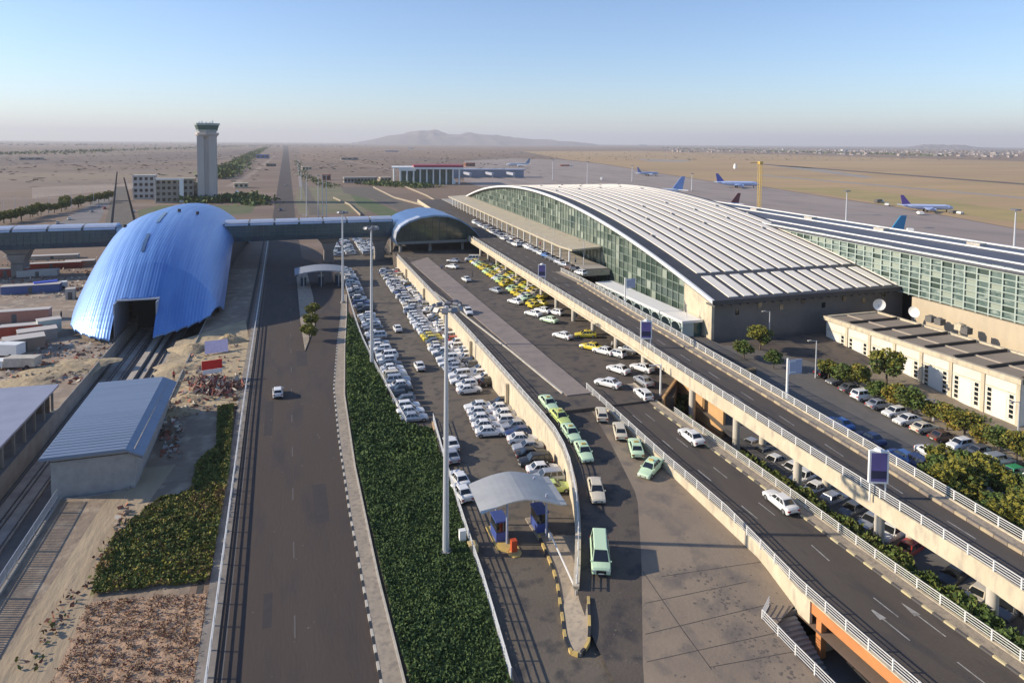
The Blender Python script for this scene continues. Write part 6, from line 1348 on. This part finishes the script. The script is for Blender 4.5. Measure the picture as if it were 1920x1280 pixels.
# ------------------------------------------------------------------ construction yard left
YG = 'stacks and sheds in the construction yard'
def container(u, v, l, w, h, rz, m, label, nm='container', cat='container'):
    p = P(u, v); r = thing(nm, label, cat, (p.x, p.y, .01), rz, YG); mb = MB(); mb.box(-l/2, l/2, -w/2, w/2, 0, h)
    k = -l/2+.3
    while k < l/2-.1: mb.box(k, k+.12, -w/2-.05, -w/2, .1, h-.1); k += .45
    mb.build('wall', m, r, local=True); mb = MB(); mb.box(-l/2-.08, l/2+.08, -w/2-.1, w/2+.08, h, h+.1); mb.build('roof', mat('pale_lid', (.5, .46, .42), .8), r, local=True)
    mb = MB(); mb.box(-.5, .5, -w/2-.07, -w/2-.02, 0, min(2, h*.85)); mb.build('door', CONCD, r, local=True); return r
container(98, 503, 17, 2.5, 1.9, .03, RUST, 'long red container stack right of the left flared pier'); container(12, 518, 12, 2.5, 2.4, .03, RUST, 'red container stack left of the left flared pier')
container(30, 602, 14, 2.6, 2.6, .05, mat('salmon', (.5, .24, .17), .8), 'long salmon-coloured cabin at the left edge of the yard'); container(42, 628, 8, 2.6, 2.3, .1, RUST, 'short red container in front of the salmon cabin')
container(72, 517, 11, 2.5, 1.8, .02, mat('offwhite_cabin', (.5, .47, .43), .8), 'low off-white cabin beside the long red stack'); container(60, 548, 14, 3, 2.2, .04, mat('blue_tarp', (.10, .14, .30), .8), 'blue-covered store in the middle of the yard')
container(92, 622, 4.4, 3, 2.9, .4, mat('pale_green_hut', (.45, .5, .46), .8), 'pale green site hut with a white roof near the blue shed corner'); container(45, 655, 7, 4, 2.6, .35, mat('brown_hut', (.30, .22, .17), .9), 'brown block-built site hut in front of the pale green hut')
container(70, 636, 7, 3.5, 2.2, .35, mat('grey_hut', (.32, .30, .28), .9), 'grey site hut between the brown hut and the pale green hut'); container(133, 560, 2.2, 2.2, 2.8, .1, mat('offwhite_cabin', (.5, .47, .43), .8), 'narrow white kiosk beside the left flank of the blue shed')
container(150, 497, 9, 3, 1.6, .02, mat('tan_stack', (.42, .32, .24), .9), 'tan timber stack right of the red container stack'); container(100, 485, 16, 3, 1.3, .0, mat('cream_stack', (.5, .42, .33), .9), 'cream stack of boards behind the long red container stack')
box_vehicle('truck', 'white truck parked beside the brown site hut', 'truck', P(8, 668).x, P(8, 668).y, .01, 7, 2.4, 2.7, 1.2, WHITE, group='site vehicles')
p = P(32, 690); box_vehicle('truck', 'pale flatbed truck nearest the open shed', 'truck', p.x, p.y, .01, 7.5, 2.4, 2.2, 1.35, CURBW, group='site vehicles'); p = P(95, 543); box_vehicle('truck', 'truck with a bright blue body beside the blue-covered store', 'truck', p.x, p.y, .01, 8, 2.4, 2.6, -1.2, mat('bright_blue', (.05, .09, .5), .5), group='site vehicles')
def mound(u, v, R, h, label, m, seed):
    p = P(u, v); N = 14; mb = MB(); vs = [(0, 0, h)]
    for j in range(1, 6):
        for i in range(N):
            a = 2*math.pi*i/N; rr_ = R*j/5*(1+.25*math.sin(a*3+seed)+.12*math.sin(a*7+seed*2)); k = 1-j/5
            vs.append((rr_*math.cos(a), rr_*math.sin(a)*.8, max(0, h*(k**.8)*(1+.3*math.sin(i*2.3+j*1.7+seed)))-(.05 if j == 5 else 0)))
    fs = [(0, 1+i, 1+(i+1) % N) for i in range(N)]+[(1+(j-1)*N+i, 1+j*N+i, 1+j*N+(i+1) % N, 1+(j-1)*N+(i+1) % N) for j in range(1, 5) for i in range(N)]
    mb.add(vs, fs); o = mb.build('earth_mound', m, smooth=True); o.location = (p.x, p.y, 0); return tag(o, label, 'mound', 'earth mounds')
MD = mat('mound_dirt', (.46, .36, .22), .95)
for i, (u, v, R, h, lab) in enumerate(((360, 655, 4.5, 1.2, 'sandy mound in front of the right leg of the blue shed'), (335, 690, 5, .7, 'low sandy mound above the depot hall corner'), (430, 640, 3.5, 1.6, 'sandy mound beside the road railing'), (120, 690, 7, .8, 'low rubble mound in the yard left of the trench'), (60, 715, 6, .8, 'rubble mound behind the open shed roof'), (180, 680, 4, .6, 'small rubble mound beside the trench wall'), (330, 775, 3, 1.0, 'debris mound at the right wall of the depot hall'), (355, 745, 3.5, .6, 'low mound near the red billboard'))): mound(u, v, R, h, lab, MD, i*1.3)
gq = np.random.default_rng(8); q = []
for (u0, v0, u1, v1, n_) in ((0, 640, 210, 720, 500), (0, 480, 200, 560, 500), (310, 640, 450, 780, 260), (130, 930, 240, 1000, 120), (300, 780, 340, 860, 120)):
    for _ in range(n_): p = P(gq.uniform(u0, u1), gq.uniform(v0, v1)); q.append((p.x, p.y, gq.uniform(.03, .3)))
q = np.array(q); q = q[~((q[:, 0] > -35.3) & (q[:, 0] < -19))]
tag(leaves('rubble', q, .75, [mat('rubble_pale', (.5, .45, .38), .9), mat('rubble_brown', (.22, .15, .11), .9), mat('rubble_red', (.36, .14, .09), .9), CONC], seed=3, up=.2, asp=1.2), 'rubble, boards and scrap strewn over the construction yard', 'rubble', kind='stuff')
p = P(398, 712); r = thing('billboard', 'red and white site billboard on posts above reddish rubble', 'billboard', (p.x, p.y, 0), rad(12)); mb = MB(); mb.box(-1.7, 1.7, -.06, .06, 2.0, 3.6); mb.build('red_panel', mat('billboard_red', (.62, .02, .015), .6), r, local=True); mb = MB(); mb.box(-1.5, 1.7, -.08, .08, 1.2, 1.95); mb.build('white_panel', WHITE, r, local=True)
for sx in (-1.5, 0, 1.5): mb = MB(); mb.tube((sx, .1, 0), (sx, .1, 3.6), .06, .06, 6); mb.build('post', STEEL, r, local=True)
p = P(405, 660); r = thing('sheet_stack', 'tilted rack of pale violet sheets near the red billboard', 'rack', (p.x, p.y, 0), rad(10)); mb = MB(); mb.add([(-2.2, -1.6, .3), (2.2, -1.6, .3), (2.4, 1.8, 2.0), (-2, 1.8, 2.0)], [(0, 1, 2, 3)]); mb.build('sheet', mat('violet_sheet', (.42, .38, .52), .5, col2=(.34, .3, .42), scale=2), r, local=True)
for sx in (-1.8, 1.9): mb = MB(); mb.tube((sx, 1.6, 0), (sx, 1.6, 1.9), .07, .07, 6); mb.build('prop', STEEL, r, local=True)
q = []
for _ in range(500): p = P(gq.normal(405, 22), gq.normal(728, 8)); q.append((p.x, p.y, gq.uniform(.05, .7)))
tag(leaves('rebar_pile', np.array(q), .55, [mat('rebar_red', (.35, .10, .07), .8), mat('rebar_dark', (.12, .07, .06), .8), mat('rubble_pale', (.5, .45, .38), .9)], seed=5, up=0, asp=4), 'tangle of reddish rebar and scrap under the red billboard', 'scrap', kind='stuff')

# ------------------------------------------------------------------ people
SKIN = mat('skin', (.45, .28, .2), .6)
def person(x, y, z, rz, shirt, trous, label, group=None):
    r = thing('person', label, 'person', (x, y, z), rz, group)
    me = bpy.data.meshes.new('body'); V_ = [(0, 0, .95), (0, 0, 1.2), (0, 0, 1.42), (0, .01, 1.52), (0, .02, 1.66), (.2, 0, 1.40), (.27, .03, 1.12), (.26, .1, .86), (-.2, 0, 1.40), (-.27, .0, 1.12), (-.27, .06, .86), (.1, 0, .9), (.11, .08, .5), (.11, .02, .08), (.11, .16, .04), (-.1, 0, .9), (-.11, -.04, .5), (-.11, -.14, .08), (-.11, .0, .04)]
    E_ = [(0, 1), (1, 2), (2, 3), (3, 4), (2, 5), (5, 6), (6, 7), (2, 8), (8, 9), (9, 10), (0, 11), (11, 12), (12, 13), (13, 14), (0, 15), (15, 16), (16, 17), (17, 18)]
    R_ = [.15, .15, .15, .06, .105, .06, .045, .035, .06, .045, .035, .09, .065, .045, .04, .09, .065, .045, .04]
    me.from_pydata(V_, E_, []); me.materials.append(shirt); o = bpy.data.objects.new('body', me); COL.objects.link(o); o.parent = r
    md = o.modifiers.new('skin', 'SKIN'); me.skin_vertices[0].data[0].use_root = True
    for i, rr_ in enumerate(R_): me.skin_vertices[0].data[i].radius = (rr_, rr_*.8)
    o.modifiers.new('sub', 'SUBSURF').levels = 1
    mb = MB(); mb.tube((0, .02, 1.66), (0, .01, 1.80), .115, .07, 8); mb.build('hair', BLACK, r, local=True)
    mb = MB(); mb.tube((.1, .0, .93), (.11, .06, .3), .12, .08, 8); mb.tube((-.1, .0, .93), (-.11, -.06, .3), .12, .08, 8); mb.build('trousers', trous, r, local=True); return r
CL = [mat('cloth_dark', (.04, .04, .05), .9), mat('cloth_white', (.6, .6, .58), .9), mat('cloth_blue', (.08, .12, .25), .9), mat('cloth_red', (.4, .05, .04), .9)]
pl_ = [((326, 712), F0, 3, 0, 'person in dark red standing near the sandy mounds left of the red billboard'), ((115, 596), F0, 0, 0, 'person in dark clothes walking beside the left flank of the blue shed'), ((1074, 596), zt, 0, 0, 'person in dark clothes by the viaduct columns, left of a pair'), ((1081, 597), zt, 2, 0, 'person in blue by the viaduct columns, right of a pair'), ((886, 520), zt, 0, 0, 'person standing beside the front taxi rank'), ((828, 506), zt, 2, 0, 'person on the forecourt near the pavilion'), ((1148, 655), zt, 1, 0, 'person in a white top near the cluster of cars by the columns')]
for i, ((u, v), zf, c1, c2, lab) in enumerate(pl_): p = PZ(u, v, zf, .02); person(p.x, p.y, p.z, i*1.1, CL[c1], CL[c2], lab)

# scrub and tracks over the plain
gq2 = np.random.default_rng(77); q = []
for _ in range(5200):
    u = gq2.uniform(-150, 2000); v = 266+.006*u+abs(gq2.normal(0, 1))*26+5; p = P(u, v)
    if 900 < u and v < 480 and v > 300-(1500-u)*.0 and v < 300+(u-900)*.16: continue
    if p.y < 420 or abs(p.x+8) < 22 or (60 < p.x < 180 and p.y < 520): continue
    if v > 330 and u > 540: continue
    q.append((p.x, p.y, gq2.uniform(.1, 1.0)))
tag(leaves('desert_scrub', np.array(q)*np.array([1, 1, .5]), 5.0, [mat('scrub_brown', (.16, .115, .085), .95), mat('scrub_olive', (.15, .125, .07), .95), mat('scrub_dark', (.115, .085, .07), .95)], seed=12, up=5., asp=2.2), 'sparse dark scrub dotted over the open desert plain', 'scrub', kind='stuff')
TRK = mat('pale_track', (.27, .20, .15), .95)
for k_, pts_ in enumerate((((-100, 318), (200, 304), (400, 297), (530, 280)), ((430, 350), (480, 320), (515, 292)), ((560, 285), (640, 300), (760, 322), (870, 330)), ((0, 300), (260, 285), (520, 270)), ((600, 275), (900, 284), (1200, 287)), ((700, 290), (860, 292), (1000, 290)))):
    L_ = spline([P(u, v, .022+.002*k_) for u, v in pts_], 60); n_ = len(L_); A_ = []; B_ = []
    for i_ in range(n_):
        d_ = (L_[min(i_+1, n_-1)]-L_[max(i_-1, 0)]); nn_ = Vector((-d_.y, d_.x, 0)).normalized()*4.0; A_.append(L_[i_]+nn_); B_.append(L_[i_]-nn_)
    mb = MB(); mb.strip(B_, A_); struct('desert_track', mb, TRK)
ys_lab = ['small pale shed nearest the tower tree belt', 'low dark shed beside the distant main road, left side', 'pale shed right of the distant main road', 'long low shed left of the lilac shed', 'small cream hut in front of the red-roofed terminal', 'brown hut at the left end of the apron', 'low shed at the far left edge of the plain', 'small cream building left of the office block by the avenue trees']
for (u, v, w_, d_, h_, m), lab in zip(((452, 352, 12, 8, 4, CREAM), (508, 312, 16, 10, 4, CONCD), (575, 318, 14, 10, 4, CREAM), (655, 300, 40, 12, 5, CONC), (722, 340, 12, 8, 4, CREAM), (880, 312, 18, 12, 6, mat('redbrown', (.3, .12, .08), .9)), (60, 300, 40, 20, 5, CONC), (262, 362, 10, 8, 4, CREAM)), ys_lab):
    p = P(u, v); simple_bldg('small_shed', lab, 'shed', p.x, p.y, w_, d_, h_, m, nf=1, nx=3, rz=.1)
gp = random.Random(31)
for i in range(16):
    if i < 8: y = 128+i*12+gp.uniform(-3, 3); x = 63.5+gp.uniform(-1.5, 1.5)+.03*(y-128); z = 4.22; lab = 'small figure waiting under the elevated road beside the taxi ranks'; g_n = 'people under the elevated road'
    else: y = 178+(i-8)*16+gp.uniform(-4, 4); x = TX(y)-6.5+gp.uniform(-.8, .8); z = 9.44; lab = 'small figure on the kerb under the beige departures canopy'; g_n = 'people at the departures kerb'
    person(x, y, z, gp.uniform(0, 6), CL[gp.randrange(4)], CL[gp.choice((0, 2))], lab, g_n)

# ------------------------------------------------------------------ haze
hz = MB(); hz.box(-29000, 29000, -1500, 33000, -5, 480); ho = hz.build('haze', [])
hm = bpy.data.materials.new('haze'); hm.use_nodes = True; t = hm.node_tree
for n_ in list(t.nodes):
    if n_.type != 'OUTPUT_MATERIAL': t.nodes.remove(n_)
pv = t.nodes.new('ShaderNodeVolumePrincipled'); pv.inputs['Color'].default_value = (.93, .92, .96, 1); pv.inputs['Density'].default_value = 8e-5; pv.inputs['Anisotropy'].default_value = .1
t.links.new(pv.outputs[0], t.nodes['Material Output'].inputs['Volume']); ho.data.materials.clear(); ho.data.materials.append(hm); tag(ho, kind='stuff'); ho['label'] = 'thin pale dusty haze over the plain'; ho['category'] = 'haze'
print('SECTION far ok')
for o in [q for q in bpy.data.objects if q.get('proto') and q.get('label') == 'x']:
    for c in list(o.children): bpy.data.objects.remove(c)
    bpy.data.objects.remove(o)
for o in bpy.data.objects:
    if 'proto' in o: del o['proto']
